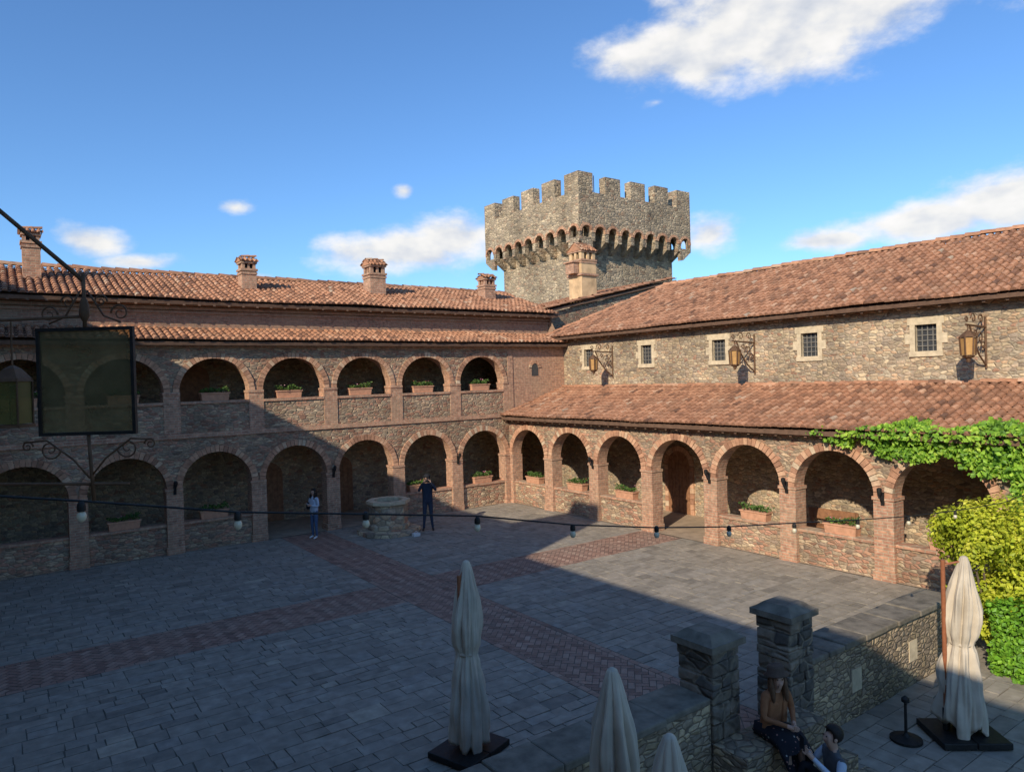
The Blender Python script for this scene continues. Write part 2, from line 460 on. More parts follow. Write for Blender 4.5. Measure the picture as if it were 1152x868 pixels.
def tile_roof(mb, O, U, V, tw=.205, tl=.31, skip=None):
    O = Vector(O); U = Vector(U); V = Vector(V)
    nu = max(1, round(U.length/tw)); nv = max(1, round(V.length/tl))
    w = U.length/nu; l = V.length/nv; u = U.normalized(); v = V.normalized()
    N = u.cross(v)
    if N.z < 0: N = -N
    ns = 5
    def sag(a, b): return N*(noise.noise(Vector((a*.5+O.x, b*.6+O.z, O.y)))*.05)
    for j in range(nv):
        for i in range(nu):
            if skip and skip(i/nu, (j+.5)/nv): continue
            c = min(1, max(0, rnd.gauss(.47, .19)))
            jit = rnd.uniform(-.025,.015); lift = rnd.uniform(.012,.03)
            rl, ru = w*.37, w*.30
            ctr = (i+.5)*w + rnd.uniform(-.008,.008); tw_ = rnd.uniform(-.008,.008)
            s0 = sag(i*w, j*l); s1 = sag(i*w, (j+1)*l)
            A = []; B = []
            for k in range(ns+1):
                a = math.pi*k/ns
                A.append(s0+O+u*(ctr+tw_-rl*math.cos(a))+v*(j*l-.03+jit)+N*(rl*math.sin(a)*1.05+lift))
                B.append(s1+O+u*(ctr-ru*math.cos(a))+v*((j+1)*l+.02)+N*(ru*math.sin(a)*1.05))
            for k in range(ns): mb.face([A[k],A[k+1],B[k+1],B[k]], 0, c)
            mb.face(A, 0, c*.35)
            c2 = min(1, max(0, rnd.gauss(.26, .13)))
            q = i*w; e = w*.3
            a0 = s0+O+u*(q-e)+v*(j*l)+N*.035; a1 = s0+O+u*q+v*(j*l)+N*.004; a2 = s0+O+u*(q+e)+v*(j*l)+N*.035
            b0 = s1+O+u*(q-e)+v*((j+1)*l)+N*.012; b1 = s1+O+u*q+v*((j+1)*l)-N*.02; b2 = s1+O+u*(q+e)+v*((j+1)*l)+N*.012
            mb.face([a0,a1,b1,b0], 0, c2); mb.face([a1,a2,b2,b1], 0, c2)

def roof_deck(mb, O, U, V, th=.10, drop=.075, m=1):
    O = Vector(O); U = Vector(U); V = Vector(V); N = U.cross(V).normalized()
    if N.z < 0: N = -N
    a = [O, O+U, O+U+V, O+V]
    mb.hexa([p-N*(drop+th) for p in a]+[p-N*drop for p in a], m)

def ridge_tiles(mb, A, B, r=.13, l=.42):
    A = Vector(A); B = Vector(B); d = (B-A); n = int(d.length/l); d.normalize()
    side = d.cross(UP).normalized()
    for i in range(n):
        c = min(1,max(0,rnd.gauss(.5,.2))); rr = r*rnd.uniform(.92,1.08); z = rnd.uniform(0,.03)
        P0 = A+d*(i*l-.03)+UP*(z+.02); P1 = A+d*((i+1)*l)+UP*z
        for k in range(5):
            a, b = math.pi*k/5, math.pi*(k+1)/5
            mb.face([P0+side*rr*1.1*math.cos(a)+UP*rr*math.sin(a), P0+side*rr*1.1*math.cos(b)+UP*rr*math.sin(b),
                     P1+side*rr*.95*math.cos(b)+UP*rr*.9*math.sin(b), P1+side*rr*.95*math.cos(a)+UP*rr*.9*math.sin(a)], 0, c)

def rafters(mb, P, u0, u1, d0, d1, z0, z1, step=.5):
    u = u0
    while u < u1:
        mb.hexa([P(u-.035,d0,z0-.09),P(u+.035,d0,z0-.09),P(u+.035,d1,z1-.09),P(u-.035,d1,z1-.09),
                 P(u-.035,d0,z0),P(u+.035,d0,z0),P(u+.035,d1,z1),P(u-.035,d1,z1)], 0)
        u += step

RAD = 1.04
# ================================================================== LEFT WING
LW = empty("castle_wing", "two-storey brick and stone castle wing with stacked arched loggias", "building", (9, -2, 0))
mb = MB()
for i in range(8):
    u0 = 2.5*i
    arc_panel(mb, PL, u0, u0+2.5, 0, 3.55, u0+1.25, RAD, 1.96, 0, .42)
    arc_panel(mb, PL, u0, u0+2.5, 3.55, 6.35, u0+1.25, RAD, 4.87, 4.57, .42)
for d in (0,.42): mb.face([PL(20,d,0),PL(21,d,0),PL(21,d,6.35),PL(20,d,6.35)])
add("arcade_wall", mb, [M_stone_left, M_brick], LW)
for i in range(8):
    cu = 2.5*i+1.25
    add("arch", voussoirs(PL, cu, 1.96, RAD-.005, RAD+.19, -.035, .05), M_vouss, LW)
    add("arch", voussoirs(PL, cu, 4.87, RAD-.005, RAD+.17, -.03, .05), M_vouss, LW)
for i in range(9):
    u = 2.5*i
    a, b = (u-.235, u+.235)
    if i == 0: a = .005
    mb = MB()
    pbox(mb, PL, a, b, -.028, .45, 0, 1.96)
    pbox(mb, PL, a, b+.03, -.055, .46, 1.9, 1.98, 0)
    pbox(mb, PL, a, b+.03, -.06, .47, 0, .22, 0)
    add("pillar", mb, M_brick, LW)
    mb = MB()
    pbox(mb, PL, a, b, -.028, .45, 3.62, 4.87)
    pbox(mb, PL, a, b+.02, -.05, .46, 4.8, 4.88, 0)
    add("pillar", mb, M_brick, LW)
mb = MB()
pbox(mb, PL, .0, 21, -.05, .02, 3.47, 3.62)
for i in range(8):
    pbox(mb, PL, 2.5*i+.24, 2.5*i+2.26, -.045, .46, 4.5, 4.585)
pbox(mb, PL, -.0, 21, -.05, .02, 6.22, 6.36)
pbox(mb, PL, -.0, 21, -.10, .02, 6.36, 6.44)
add("brick_string_course", mb, M_brick, LW)
mb = MB()
mb.face([PL(-3,0,3.2),PL(0,0,3.2),PL(0,0,6.6),PL(-3,0,6.6)])
pbox(mb, PL, -.25, .0, -.03, .2, 3.4, 6.3)
add("corner_wall", mb, M_brick, LW)
mb = MB()
pts = [PL(-1.4+.17*math.cos(t), -.012, 5.45+.17*math.sin(t)) for t in [math.pi*i/10 for i in range(11)]]
mb.face([PL(-1.57,-.012,5.1), PL(-1.23,-.012,5.1)]+pts)
win = add("window", mb, M_glass, LW)
add("frame", voussoirs(PL, -1.4, 5.45, .17, .3, -.03, .02, 11), M_vouss, win)
mb = MB()
mb.face([PL(-3,3,0),PL(21,3,0),PL(21,3,3.3),PL(-3,3,3.3)])
mb.face([PL(-3,3,3.6),PL(21,3,3.6),PL(21,3,6.4),PL(-3,3,6.4)])
for u in (21,): mb.face([PL(u,0,0),PL(u,3,0),PL(u,3,6.4),PL(u,0,6.4)])
add("inner_wall", mb, M_inner, LW)
mb = MB(); pbox(mb, PL, -2.9, 21, .43, 2.98, 3.3, 3.6)
mb.face([PL(-3,.42,6.35),PL(21,.42,6.35),PL(21,3,6.35),PL(-3,3,6.35)])
for i in range(9):
    pbox(mb, PL, 2.5*i-.15, 2.5*i+.15, .46, 2.99, 2.9, 3.299)
add("ceiling", mb, M_ceil, LW)
mb = MB(); mb.face([PL(-3,0,.014),PL(21,0,.014),PL(21,3,.014),PL(-3,3,.014)])
mb.face([(0,0,.016),(-3,0,.016),(-3,26,.016),(0,26,.016)])
add("arcade_floor", mb, M_floor, kind="structure")
for i in (0, 1, 4, 5, 6):
    mb = MB()
    pbox(mb, PL, 2.5*i+.236, 2.5*i+2.264, .08, .36, 0, .84, 0)
    pbox(mb, PL, 2.5*i+.236, 2.5*i+2.264, .04, .40, .84, .92, 1)
    add("low_wall", mb, [M_stone_left, M_brick], LW)
for xx, zz in ((8.75, 0.0), (6.0, 0.0), (11.2,3.6), (3.6,3.6)):
    mb = MB()
    pts = [PL(xx+.48*math.cos(t), 2.965, zz+1.7+.48*math.sin(t)) for t in [math.pi*i/14 for i in range(15)]]
    mb.face([PL(xx-.48,2.965,zz+.03),PL(xx+.48,2.965,zz+.03)]+pts)
    for kx in range(1,5): pbox(mb, PL, xx-.48+kx*.192-.006, xx-.48+kx*.192+.006, 2.95, 2.967, zz+.05, zz+2.0)
    add("door", mb, M_wood, LW)
mb = MB()
mb.face([PL(-3,1,6.4),PL(21,1,6.4),PL(21,1,7.86),PL(-3,1,7.86)])
mb.face([PL(-3,.0,6.3),PL(-3,8,6.3),PL(-3,8,7.7),PL(-3,4.2,8.9),PL(-3,1,7.8)])
mb.face([PL(21,.0,0),PL(21,7.5,0),PL(21,7.5,7.7),PL(21,4.2,8.9),PL(21,1,7.8)])
mb.face([PL(-3,7.5,0),PL(21,7.5,0),PL(21,7.5,7.7),PL(-3,7.5,7.7)])
for k, zz in enumerate((7.36, 7.48, 7.60)):
    pbox(mb, PL, -3, 21, .95-.06*k, 1.02, zz, zz+.09)
add("upper_wall", mb, M_brick_dark, LW)
mb = MB()
O = (21,.38,6.46); U = (-23.9,0,0); V = (0,-1.38,.44)
tile_roof(mb, O, U, V); roof_deck(mb, O, U, V)
add("pent_roof", mb, [M_tile, M_beam], LW, recalc=False)
mb = MB()
O = (21.3,-.5,7.78); U = (-24.5,0,0); V = (0,-3.7,1.27)
tile_roof(mb, O, U, V); roof_deck(mb, O, U, V)
roof_deck(mb, (21.3,-7.9,7.76), U, (0,3.7,1.27))
ridge_tiles(mb, (21.3,-4.2,9.04), (-3.2,-4.2,9.04))
add("roof", mb, [M_tile, M_beam], LW, recalc=False)
mb = MB(); rafters(mb, PL, -2.9, 21, .55, 1.0, 7.67, 7.84, .45); rafters(mb, PL, -2.7, 21, -.3, .1, 6.36, 6.48, .45)
add("rafters", mb, M_beam, LW, kind="stuff")

def chimney(parent, x, y, z0, w, top, body=None, tall=.62):
    body = body or M_brick
    h = w/2; mb = MB(); zt = top-tall*w-.22
    mb.box((x-h,y-h,z0),(x+h,y+h,zt), 0)
    mb.box((x-h-.03,y-h-.03,zt-.12),(x+h+.03,y+h+.03,zt-.04), 1)
    mb.box((x-h-.045,y-h-.045,zt),(x+h+.045,y+h+.045,zt+.08), 1)
    q = h*.95; p = w*.2; zz = zt+.08; zc = zz+.36*w
    for sx in (-1,1):
        for sy in (-1,1):
            mb.box((x+sx*q-p*(sx>0), y+sy*q-p*(sy>0), zz),(x+sx*q+p*(sx<0), y+sy*q+p*(sy<0), zc), 0)
    for sx, sy in ((0,1),(0,-1),(1,0),(-1,0)):
        e = w*.07
        mb.box((x+sx*(q-.06)-e, y+sy*(q-.06)-e, zz),(x+sx*(q-.06)+e, y+sy*(q-.06)+e, zc), 0)
    mb.box((x-q*.6,y-q*.6,zz),(x+q*.6,y+q*.6,zc-.02), 3)
    mb.box((x-h-.03,y-h-.03,zc),(x+h+.03,y+h+.03,zc+.07), 1)
    ch = add("chimney", mb, [body, M_brick, M_tile, M_black], parent)
    mb = MB(); e = h+.05; rz = zc+.07
    hh = max(.10, (top-rz-.08)*.8)
    for s in (-1, 1):
        tile_roof(mb, (x-e*s, y+s*e, rz), (2*e*s,0,0), (0,-s*e,hh), .15, .24)
    mb.face([(x-e,y-e,rz),(x-e,y+e,rz),(x-e,y,rz+hh)], 0, .4); mb.face([(x+e,y-e,rz),(x+e,y+e,rz),(x+e,y,rz+hh)], 0, .5)
    ridge_tiles(mb, (x-e,y,rz+hh),(x+e+.1,y,rz+hh), .07, .25)
    add("chimney_cap", mb, [M_tile], ch, recalc=False)
    return ch
chimney(LW, 15.8, -2.5, 7.9, .46, 10.05, tall=.8)
chimney(LW, 9.45, -2.5, 7.9, .50, 9.68, tall=.8)
chimney(LW, 4.5, -2.6, 7.9, .66, 9.98, tall=.8)
chimney(LW, -1.0, -2.8, 7.9, .56, 9.72, tall=.7)

# ================================================================== RIGHT WING
RW = empty("castle_wing", "long rubble-stone castle wing with tiled porch arcade and small windows", "building", (-3, 10, 0))
mb = MB()
for i in range(10):
    u0 = 2.5*i
    arc_panel(mb, PR, u0, u0+2.5, 0, 3.5, u0+1.25, RAD, 1.96, 0, .42)
add("arcade_wall", mb, [M_stone_left, M_brick], RW)
for i in range(10):
    add("arch", voussoirs(PR, 2.5*i+1.25, 1.96, RAD-.005, RAD+.19, -.035, .05), M_vouss, RW)
for i in range(1, 11):
    u = 2.5*i; mb = MB()
    pbox(mb, PR, u-.235, u+.235, -.028, .45, 0, 1.96)
    pbox(mb, PR, u-.26, u+.26, -.055, .46, 1.9, 1.98)
    pbox(mb, PR, u-.26, u+.26, -.06, .47, 0, .22)
    add("pillar", mb, M_brick, RW)
mb = MB(); pbox(mb, PR, .05, .235, -.028, .45, .0, 1.96); add("pillar", mb, M_brick, RW)
mb = MB(); pbox(mb, PR, .06, 25, -.05, .02, 3.3, 3.42); pbox(mb, PR, .06, 25, -.10, .02, 3.42, 3.5)
add("brick_string_course", mb, M_brick, RW)
for i in (0,1,2,4,5,6,7):
    mb = MB()
    pbox(mb, PR, 2.5*i+.236, 2.5*i+2.264, .08, .36, 0, .82, 0)
    pbox(mb, PR, 2.5*i+.236, 2.5*i+2.264, .04, .40, .82, .9, 1)
    add("low_wall", mb, [M_stone_left, M_brick], RW)
mb = MB(); rafters(mb, PR, .2, 25, -.3, .1, 3.40, 3.5, .42)
rafters(mb, PR, -.3, 26, 2.62, 3.0, 6.62, 6.78, .5)
add("rafters", mb, M_beam, RW, kind="stuff")
WY = [1.6, 4.8, 8.1, 11.4, 14.7, 18.0, 21.3]
mb = MB()
def wall_holes(mb, P, u0, u1, z0, z1, d, holes, depth, m=0, mi=0):
    cur = u0
    for (a, b, c, e) in sorted(holes):
        mb.face([P(cur,d,z0),P(a,d,z0),P(a,d,z1),P(cur,d,z1)], m)
        mb.face([P(a,d,z0),P(b,d,z0),P(b,d,c),P(a,d,c)], m)
        mb.face([P(a,d,e),P(b,d,e),P(b,d,z1),P(a,d,z1)], m)
        for (p, q) in (((a,c),(b,c)),((b,c),(b,e)),((b,e),(a,e)),((a,e),(a,c))):
            mb.face([P(p[0],d,p[1]),P(q[0],d,q[1]),P(q[0],d+depth,q[1]),P(p[0],d+depth,p[1])], mi)
        cur = b
    mb.face([P(cur,d,z0),P(u1,d,z0),P(u1,d,z1),P(cur,d,z1)], m)
wall_holes(mb, PR, -.6, 26, 4.3, 6.8, 3.0, [(y-.27,y+.27,5.42,6.12) for y in WY], .25, 0, 1)
mb.face([PR(-3,3,0),PR(26,3,0),PR(26,3,4.3),PR(-3,3,4.3)], 2)
mb.face([PR(26,3,0),PR(26,12,0),PR(26,12,6.8),PR(26,7.5,8.8),PR(26,3,6.8)], 0)
mb.face([(-2.9,-.5,4.0),(-7.5,1.7,4.0),(-7.5,1.7,8.75),(-2.9,-.5,6.75)], 0)
mb.face([(-12,1.7,4.0),(-7.5,1.7,4.0),(-7.5,1.7,8.75),(-12,1.7,6.75)], 0)
mb.face([PR(1.7,12,0),PR(26,12,0),PR(26,12,6.8),PR(1.7,12,6.8)], 0)
add("main_wall", mb, [M_stone, M_cream, M_inner], RW)
mb = MB()
mb.face([PR(.4,.42,3.3),PR(25,.42,3.3),PR(25,3,3.4),PR(.4,3,3.4)])
for i in range(1,10): pbox(mb, PR, 2.5*i-.15, 2.5*i+.15, .46, 2.99, 2.9, 3.28)
add("ceiling", mb, M_ceil, RW)
for y in WY:
    mb = MB()
    pbox(mb, PR, y-.27, y+.27, 3.12, 3.15, 5.42, 6.12)
    wn = add("window", mb, M_glass, RW)
    mb = MB()
    for k in range(1, 4):
        uu = y-.27+.54*k/4; pbox(mb, PR, uu-.012, uu+.012, 3.09, 3.11, 5.42, 6.12)
    for k in range(1, 5):
        zz = 5.42+.7*k/5; pbox(mb, PR, y-.27, y+.27, 3.087, 3.107, zz-.012, zz+.012)
    add("grille", mb, M_lead, wn)
    mb = MB(); ff = 2.97
    pbox(mb, PR, y-.46, y+.46, ff, 3.02, 6.12, 6.31); pbox(mb, PR, y-.42, y+.42, ff-.02, 3.02, 5.28, 5.42)
    for s in (-1, 1):
        a, b = sorted((y+s*.27, y+s*.40)); a2, b2 = sorted((y+s*.27, y+s*.53))
        pbox(mb, PR, a, b, ff+.004, 3.02, 5.42, 5.62); pbox(mb, PR, a2, b2, ff, 3.02, 5.622, 5.88); pbox(mb, PR, a, b, ff+.004, 3.02, 5.882, 6.118)
    add("frame", mb, M_cream, wn)
mb = MB()
O = (.42,.03,3.54); U = (0,25.2,0); V = (-3.42,0,1.04)
tile_roof(mb, O, U, V); roof_deck(mb, O, U, V)
ridge_tiles(mb, (-2.93,.03,4.56), (-2.93,25.2,4.56), .09, .4)
add("porch_roof", mb, [M_tile, M_beam], RW, recalc=False)
mb = MB()
O = (-2.48,-.6,6.74); U = (0,26.8,0); V = (-5.02,0,2.18)
tile_roof(mb, O, U, V, skip=lambda a, b: a*26.8 < 2.4*b)
N = Vector((2.18,0,5.02)).normalized()
a = [Vector(O), Vector(O)+Vector(U), Vector(O)+Vector(U)+Vector(V), Vector(O)+Vector(V)+Vector((0,2.4,0))]
mb.hexa([p-N*.17 for p in a]+[p-N*.075 for p in a], 1)
roof_deck(mb, (-12.5,1.8,6.7), (0,24.4,0), (5,0,2.2))
ridge_tiles(mb, (-7.5,1.8,8.93), (-7.5,26.2,8.93))
ridge_tiles(mb, (-2.48,-.55,6.78), (-7.5,1.8,8.96), .1)
add("roof", mb, [M_tile, M_beam], RW, recalc=False)
mb = MB()
pts = [PR(6.25+.5*math.cos(t), 2.96, 1.75+.5*math.sin(t)) for t in [math.pi*i/14 for i in range(15)]]
mb.face([PR(5.75,2.96,.02)]+[PR(6.75,2.96,.02)]+pts)
for k in range(1, 6):
    uu = 5.75+k/6; pbox(mb, PR, uu-.006, uu+.006, 2.945, 2.962, .05, 2.1)
pbox(mb, PR, 5.8, 6.7, 2.94, 2.963, .5, .6); pbox(mb, PR, 5.8, 6.7, 2.94, 2.963, 1.5, 1.6)
add("door", mb, M_wood, RW)
mb = voussoirs(PR, 6.25, 1.75, .5, .68, 2.93, 3.02, 17)
for s in (-1,1):
    a, b = sorted((6.25+s*.5, 6.25+s*.66))
    for k in range(9): pbox(mb, PR, a, b, 2.94, 3.02, .02+k*.19, .2+k*.19, 0, rnd.random())
add("door_surround", mb, M_vouss, RW)

e = empty("wooden_bench", "plain old wooden bench against porch wall", "bench", (-2.6, 12.1, .02))
mb = MB(); mb.box((-.2,-.75,.42),(.2,.75,.47)); add("seat", mb, M_wood, e, local=True)
mb = MB(); mb.box((-.27,-.75,.6),(-.23,.75,.9)); add("backrest", mb, M_wood, e, local=True)
for yy in (-.65, .65):
    mb = MB(); mb.box((-.18,yy-.04,0),(.18,yy+.04,.42)); mb.box((-.27,yy-.04,0),(-.2,yy+.04,.88)); add("leg", mb, M_wood, e, local=True)

# ================================================================== link hall
HA = empty("castle_hall", "small stone hall with sloping terracotta roof between two wings", "building", (-7, -4, 0))
mb = MB()
mb.face([(-3.02,-1,4),(-11.2,-1,4),(-11.2,-1,9.6),(-3.02,-1,7.85)])
mb.face([(-3.02,-1,4),(-3.02,-6,4),(-3.02,-6,7.85),(-3.02,-1,7.85)])
mb.face([(-11.2,-1,4),(-11.2,-6,4),(-11.2,-6,9.6),(-11.2,-1,9.6)])
add("wall", mb, M_stone_left, HA)
mb = MB()
O = (-2.7,-.85,8.0); U = (0,-5.6,0); V = (-8.6,0,1.85)
tile_roof(mb, O, U, V); roof_deck(mb, O, U, V)
ridge_tiles(mb, (-2.7,-.85,8.03), (-11.3,-.85,9.88), .1)
add("roof", mb, [M_tile, M_beam], HA, recalc=False)
chimney(HA, -6.0, -2.0, 8.2, .92, 11.45, body=M_stucco, tall=.85)
mb = MB(); mb.box((-6.0-.54,-2.54,9.75),(-6.0+.54,-1.46,9.85)); mb.box((-5.5,-2.3,9.85),(-5.2,-1.7,10.35)); mb.box((-5.52,-2.35,10.35),(-5.12,-1.65,10.42))
add("chimney_ledge", mb, M_brick, HA)

# ================================================================== TOWER
TW = empty("castle_tower", "square crenellated stone tower with arched machicolations", "tower", (-14.7, -11.3, 0))
X1, Y1 = -10.0, -6.6; W = 9.45; X0, Y0 = X1-W, Y1-W; off = .85
mb = MB(); mb.box((X0+off,Y0+off,0),(X1-off,Y1-off,14.2))
add("tower_body", mb, M_tower, TW)
faces = [
    (lambda u,d,z: (X1-d, Y1-u, z)), (lambda u,d,z: (X1-u, Y1-d, z)),
    (lambda u,d,z: (X0+d, Y1-u, z)), (lambda u,d,z: (X1-u, Y0+d, z))]
nA = 9; bw = W/nA
mb = MB()
for P in faces:
    mv = MB()
    for i in range(nA):
        arc_panel(mb, P, i*bw, (i+1)*bw, 12.75, 14.15, (i+.5)*bw, .385, 13.2, 12.75, .3, 12, 0, 0, .004)
        v = voussoirs(P, (i+.5)*bw, 13.2, .38, .52, -.03, .1, 11)
        n0 = len(mv.v); mv.v += v.v; mv.f += [tuple(n0+q for q in f) for f in v.f]; mv.m += v.m; mv.c += v.c
    add("machicolation_arches", mv, M_vouss, TW)
    for i in range(nA):
        c = i*bw; hw = .135
        a, b = c-hw, c+hw
        if i == 0: a, b = .01, .24
        mc = MB()
        pbox(mc, P, a, b, .0, 1.0, 12.72, 12.92)
        pts = []
        for uu in (a+.004, b-.004):
            pts += [P(uu,.03,12.718), P(uu,1.0,12.718), P(uu,1.0,12.15), P(uu,.72,12.2)]
        mc.hexa([pts[0],pts[1],pts[2],pts[3],pts[4],pts[5],pts[6],pts[7]])
        add("corbel", mc, M_tower, TW)
mb.box((X0+.1,Y0+.1,14.1),(X1-.1,Y1-.1,14.16))
add("machicolation", mb, M_tower, TW)
mb = MB(); th = .5
for (a, b) in (((X1-th,Y0),(X1,Y1)), ((X0,Y0),(X0+th,Y1)), ((X0+th,Y1-th),(X1-th,Y1)), ((X0+th,Y0),(X1-th,Y0+th))):
    mb.box((a[0],a[1],14.153),(b[0],b[1],15.5))
add("parapet", mb, M_tower, TW)
mw = 1.22; gap = (W-5*mw)/4
for fi, P in enumerate(faces):
    for i in range(5):
        a = i*(mw+gap)
        if i in (0, 4) and fi >= 2: continue
        if fi == 1 and i == 0: continue
        mb = MB(); h = 16.55+rnd.uniform(-.04,.05); j = rnd.uniform(-.03,.03)
        if i in (0, 4): pbox(mb, P, a, a+mw, 0, mw*.9, 15.5, h)
        else: pbox(mb, P, a+j, a+mw+j, .0, th, 15.5, h)
        add("merlon", mb, M_tower, TW)
mb = MB(); mb.box((X0,Y0,15.5),(X0+mw,Y0+mw*.9,16.5)); add("merlon", mb, M_tower, TW)
mb = MB(); mb.tube([(X1-3.5,Y1-2.5,14.1),(X1-3.5,Y1-2.5,17.4)], .03, 6); add("flag_pole", mb, M_iron, TW)

# ================================================================== WING behind camera
SZ = .58; SY = .46
SW = empty("castle_wing", "tall stone castle wing with turret closing the courtyard", "building", (24, 10, 0))
mb = MB()
mb.box((21.02,-6,0),(26,13.5,SZ*18.6)); mb.box((21.02,13.5,0),(26,14.9,SZ*22)); mb.box((21.02,14.9,0),(26,40,SZ*16.1))
add("wall", mb, M_stone, SW)
for (ya, yb, z) in ((-6,13.5,SZ*18.6),(14.9,40,SZ*16.1)):
    mb = MB()
    roof_deck(mb, (21.03,ya,z+.1), (0,yb-ya,0), (5.2,0,.6), m=0)
    add("roof", mb, M_tile, SW)

# ================================================================== COURTYARD WALLS + PILLARS
def cwall(x0, x1, label, z=1.0):
    e = empty("courtyard_wall", label, "wall", ((x0+x1)/2, 17.75, 0))
    mb = MB(); mb.box((x0,17.5,-.01),(x1,18.0,z-.09)); add("masonry", mb, M_lowstone, e)
    mb = MB(); x = x0
    while x < x1-.05:
        w = min(rnd.uniform(.35,.8), x1-x); j = rnd.uniform(-.025,.025); t = rnd.uniform(-.015,.015)
        mb.box((x+.006,17.46+j,z-.09),(x+w-.006,18.04+j,z+t), 0, rnd.random()); x += w
    o = add("coping", mb, M_coping, e); bv = o.modifiers.new("b",'BEVEL'); bv.width = .02; bv.segments = 2
    return e
cw = cwall(3.7, 8.04, "low rubble wall with slate coping beside the terrace", 1.13)
for xx in (5.2, 6.9):
    mb = MB(); mb.box((xx-.13,17.99,.38),(xx+.13,18.012,.70)); add("stone_plaque", mb, M_cream, cw)
cwall(10.14, 17.5, "low dark stone wall with slate coping at courtyard edge", 1.22)
for (x, y, lb) in ((9.88,17.78,"square dark stone gate pillar with slate cap"),(8.30,17.78,"square dark stone gate pillar with slate cap")):
    e = empty("gate_pillar", lb, "pillar", (x, y, 0), group="stone gate pillars")
    mb = MB(); h = .255; zz = 0
    while zz < 1.7:
        hh = min(rnd.uniform(.12,.24), 1.74-zz)
        if 1.74-(zz+hh) < .1: hh = 1.74-zz
        cut = rnd.uniform(-.12,.12); o = rnd.uniform(-.012,.018)
        for (xa, xb) in ((x-h-o, x+cut-.006),(x+cut+.006, x+h+o)):
            o2 = rnd.uniform(-.01,.015)
            mb.box((xa, y-h-o2, zz+.004),(xb, y+h+o2, zz+hh-.004))
        zz += hh
    mb.box((x-h+.02,y-h+.02,0),(x+h-.02,y+h-.02,1.73))
    o = add("shaft", mb, M_ashlar_dark, e)
    bv = o.modifiers.new("b", 'BEVEL'); bv.width = .018; bv.segments = 2
    mb = MB(); q = .315
    mb.box((x-q,y-q,1.74),(x+q,y+q,1.82))
    mb.hexa([(x-q+.02,y-q+.02,1.82),(x+q-.02,y-q+.02,1.82),(x+q-.02,y+q-.02,1.82),(x-q+.02,y+q-.02,1.82),
             (x-.18,y-.18,1.91),(x+.18,y-.18,1.91),(x+.18,y+.18,1.91),(x-.18,y+.18,1.91)])
    add("cap", mb, M_coping, e)
e = empty("stone_steps", "weathered stone steps beside gate pillars", "steps", (9.4, 18.5, 0))
for (a, b) in (((8.55,18.04,0),(10.15,18.5,.68)), ((8.55,18.502,0),(10.15,18.9,.38)), ((8.4,18.902,0),(10.3,19.6,.19))):
    mb = MB(); mb.box(a, b); add("step", mb, M_lowstone, e)

# ================================================================== WELL
e = empty("stone_well", "octagonal stone courtyard well on a stepped plinth", "well", (6.3, 1.75, 0))
mb = MB(); mb.lathe((0,0,0), [(1.05,.01),(1.05,.15),(.02,.15)], 8, rot=.39); add("plinth", mb, M_well, e, local=True)
mb = MB(); mb.lathe((0,0,0), [(.70,.15),(.70,.3),(.64,.34),(.64,.95),(.53,.951),(.53,.3)], 8, rot=.39); add("shaft", mb, M_well, e, local=True)
mb = MB(); mb.lathe((0,0,0), [(.66,.96),(.73,1.0),(.73,1.10),(.49,1.10),(.49,.96)], 8, rot=.39); add("rim", mb, M_cream, e, local=True)

# ================================================================== PLANTERS
def planter(loc, rotz, label, seed=0):
    e = empty("flower_box", label, "planter", loc, rotz, "terracotta flower boxes")
    mb = MB(); L, D, H = .42, .14, .24
    mb.hexa([(-L+.03,-D+.02,0),(L-.03,-D+.02,0),(L-.03,D-.02,0),(-L+.03,D-.02,0),(-L,-D,H),(L,-D,H),(L,D,H),(-L,D,H)])
    mb.box((-L-.02,-D-.02,H-.03),(L+.02,D+.02,H+.01))
    add("box", mb, M_terra, e, local=True)
    mb = MB()
    for i in range(300):
        x = rnd.uniform(-L,L); h = max(.04,(.14+.13*noise.noise(Vector((x*4,seed*3.1,0)))))*rnd.random()**.6
        p = (x, rnd.gauss(0,.09), H+h+.01)
        mb.leaf(p, (rnd.uniform(-1,1),rnd.uniform(-1,1),rnd.uniform(.1,1)), rnd.uniform(.04,.085), rnd.random(), 0)
    for i in range(10):
        mb.leaf((rnd.uniform(-L,L), rnd.gauss(0,.09), H+rnd.uniform(.1,.22)), (rnd.uniform(-1,1),rnd.uniform(-1,1),1), .045, rnd.random(), 1)
    add("plant", mb, [M_leaf_box, M_flower], e, local=True, recalc=False)
    return e
pls = [planter((1.25,-.22,.92), 0, "terracotta flower box with green plants on low wall", 0),
       planter((2.5*4+1.35,-.22,.92), 0, "terracotta flower box with green plants on low wall", 1),
       planter((2.5*5+1.35,-.22,.92), 0, "terracotta flower box with green plants on low wall", 2)]
for i in (1,): copy_thing(pls[1], (2.5*i+1.6,-.22,.92))
for i in range(7):
    copy_thing(pls[i % 3], (2.5*i+1.3+rnd.uniform(-.15,.15), -.22, 4.586), math.pi if i % 2 else 0, "terracotta flower box on upper loggia sill")
for i in (0,1,2,4,5,6):
    copy_thing(pls[i % 3], (-.22, 2.5*i+1.35, .9), math.pi/2+(math.pi if i % 2 else 0))

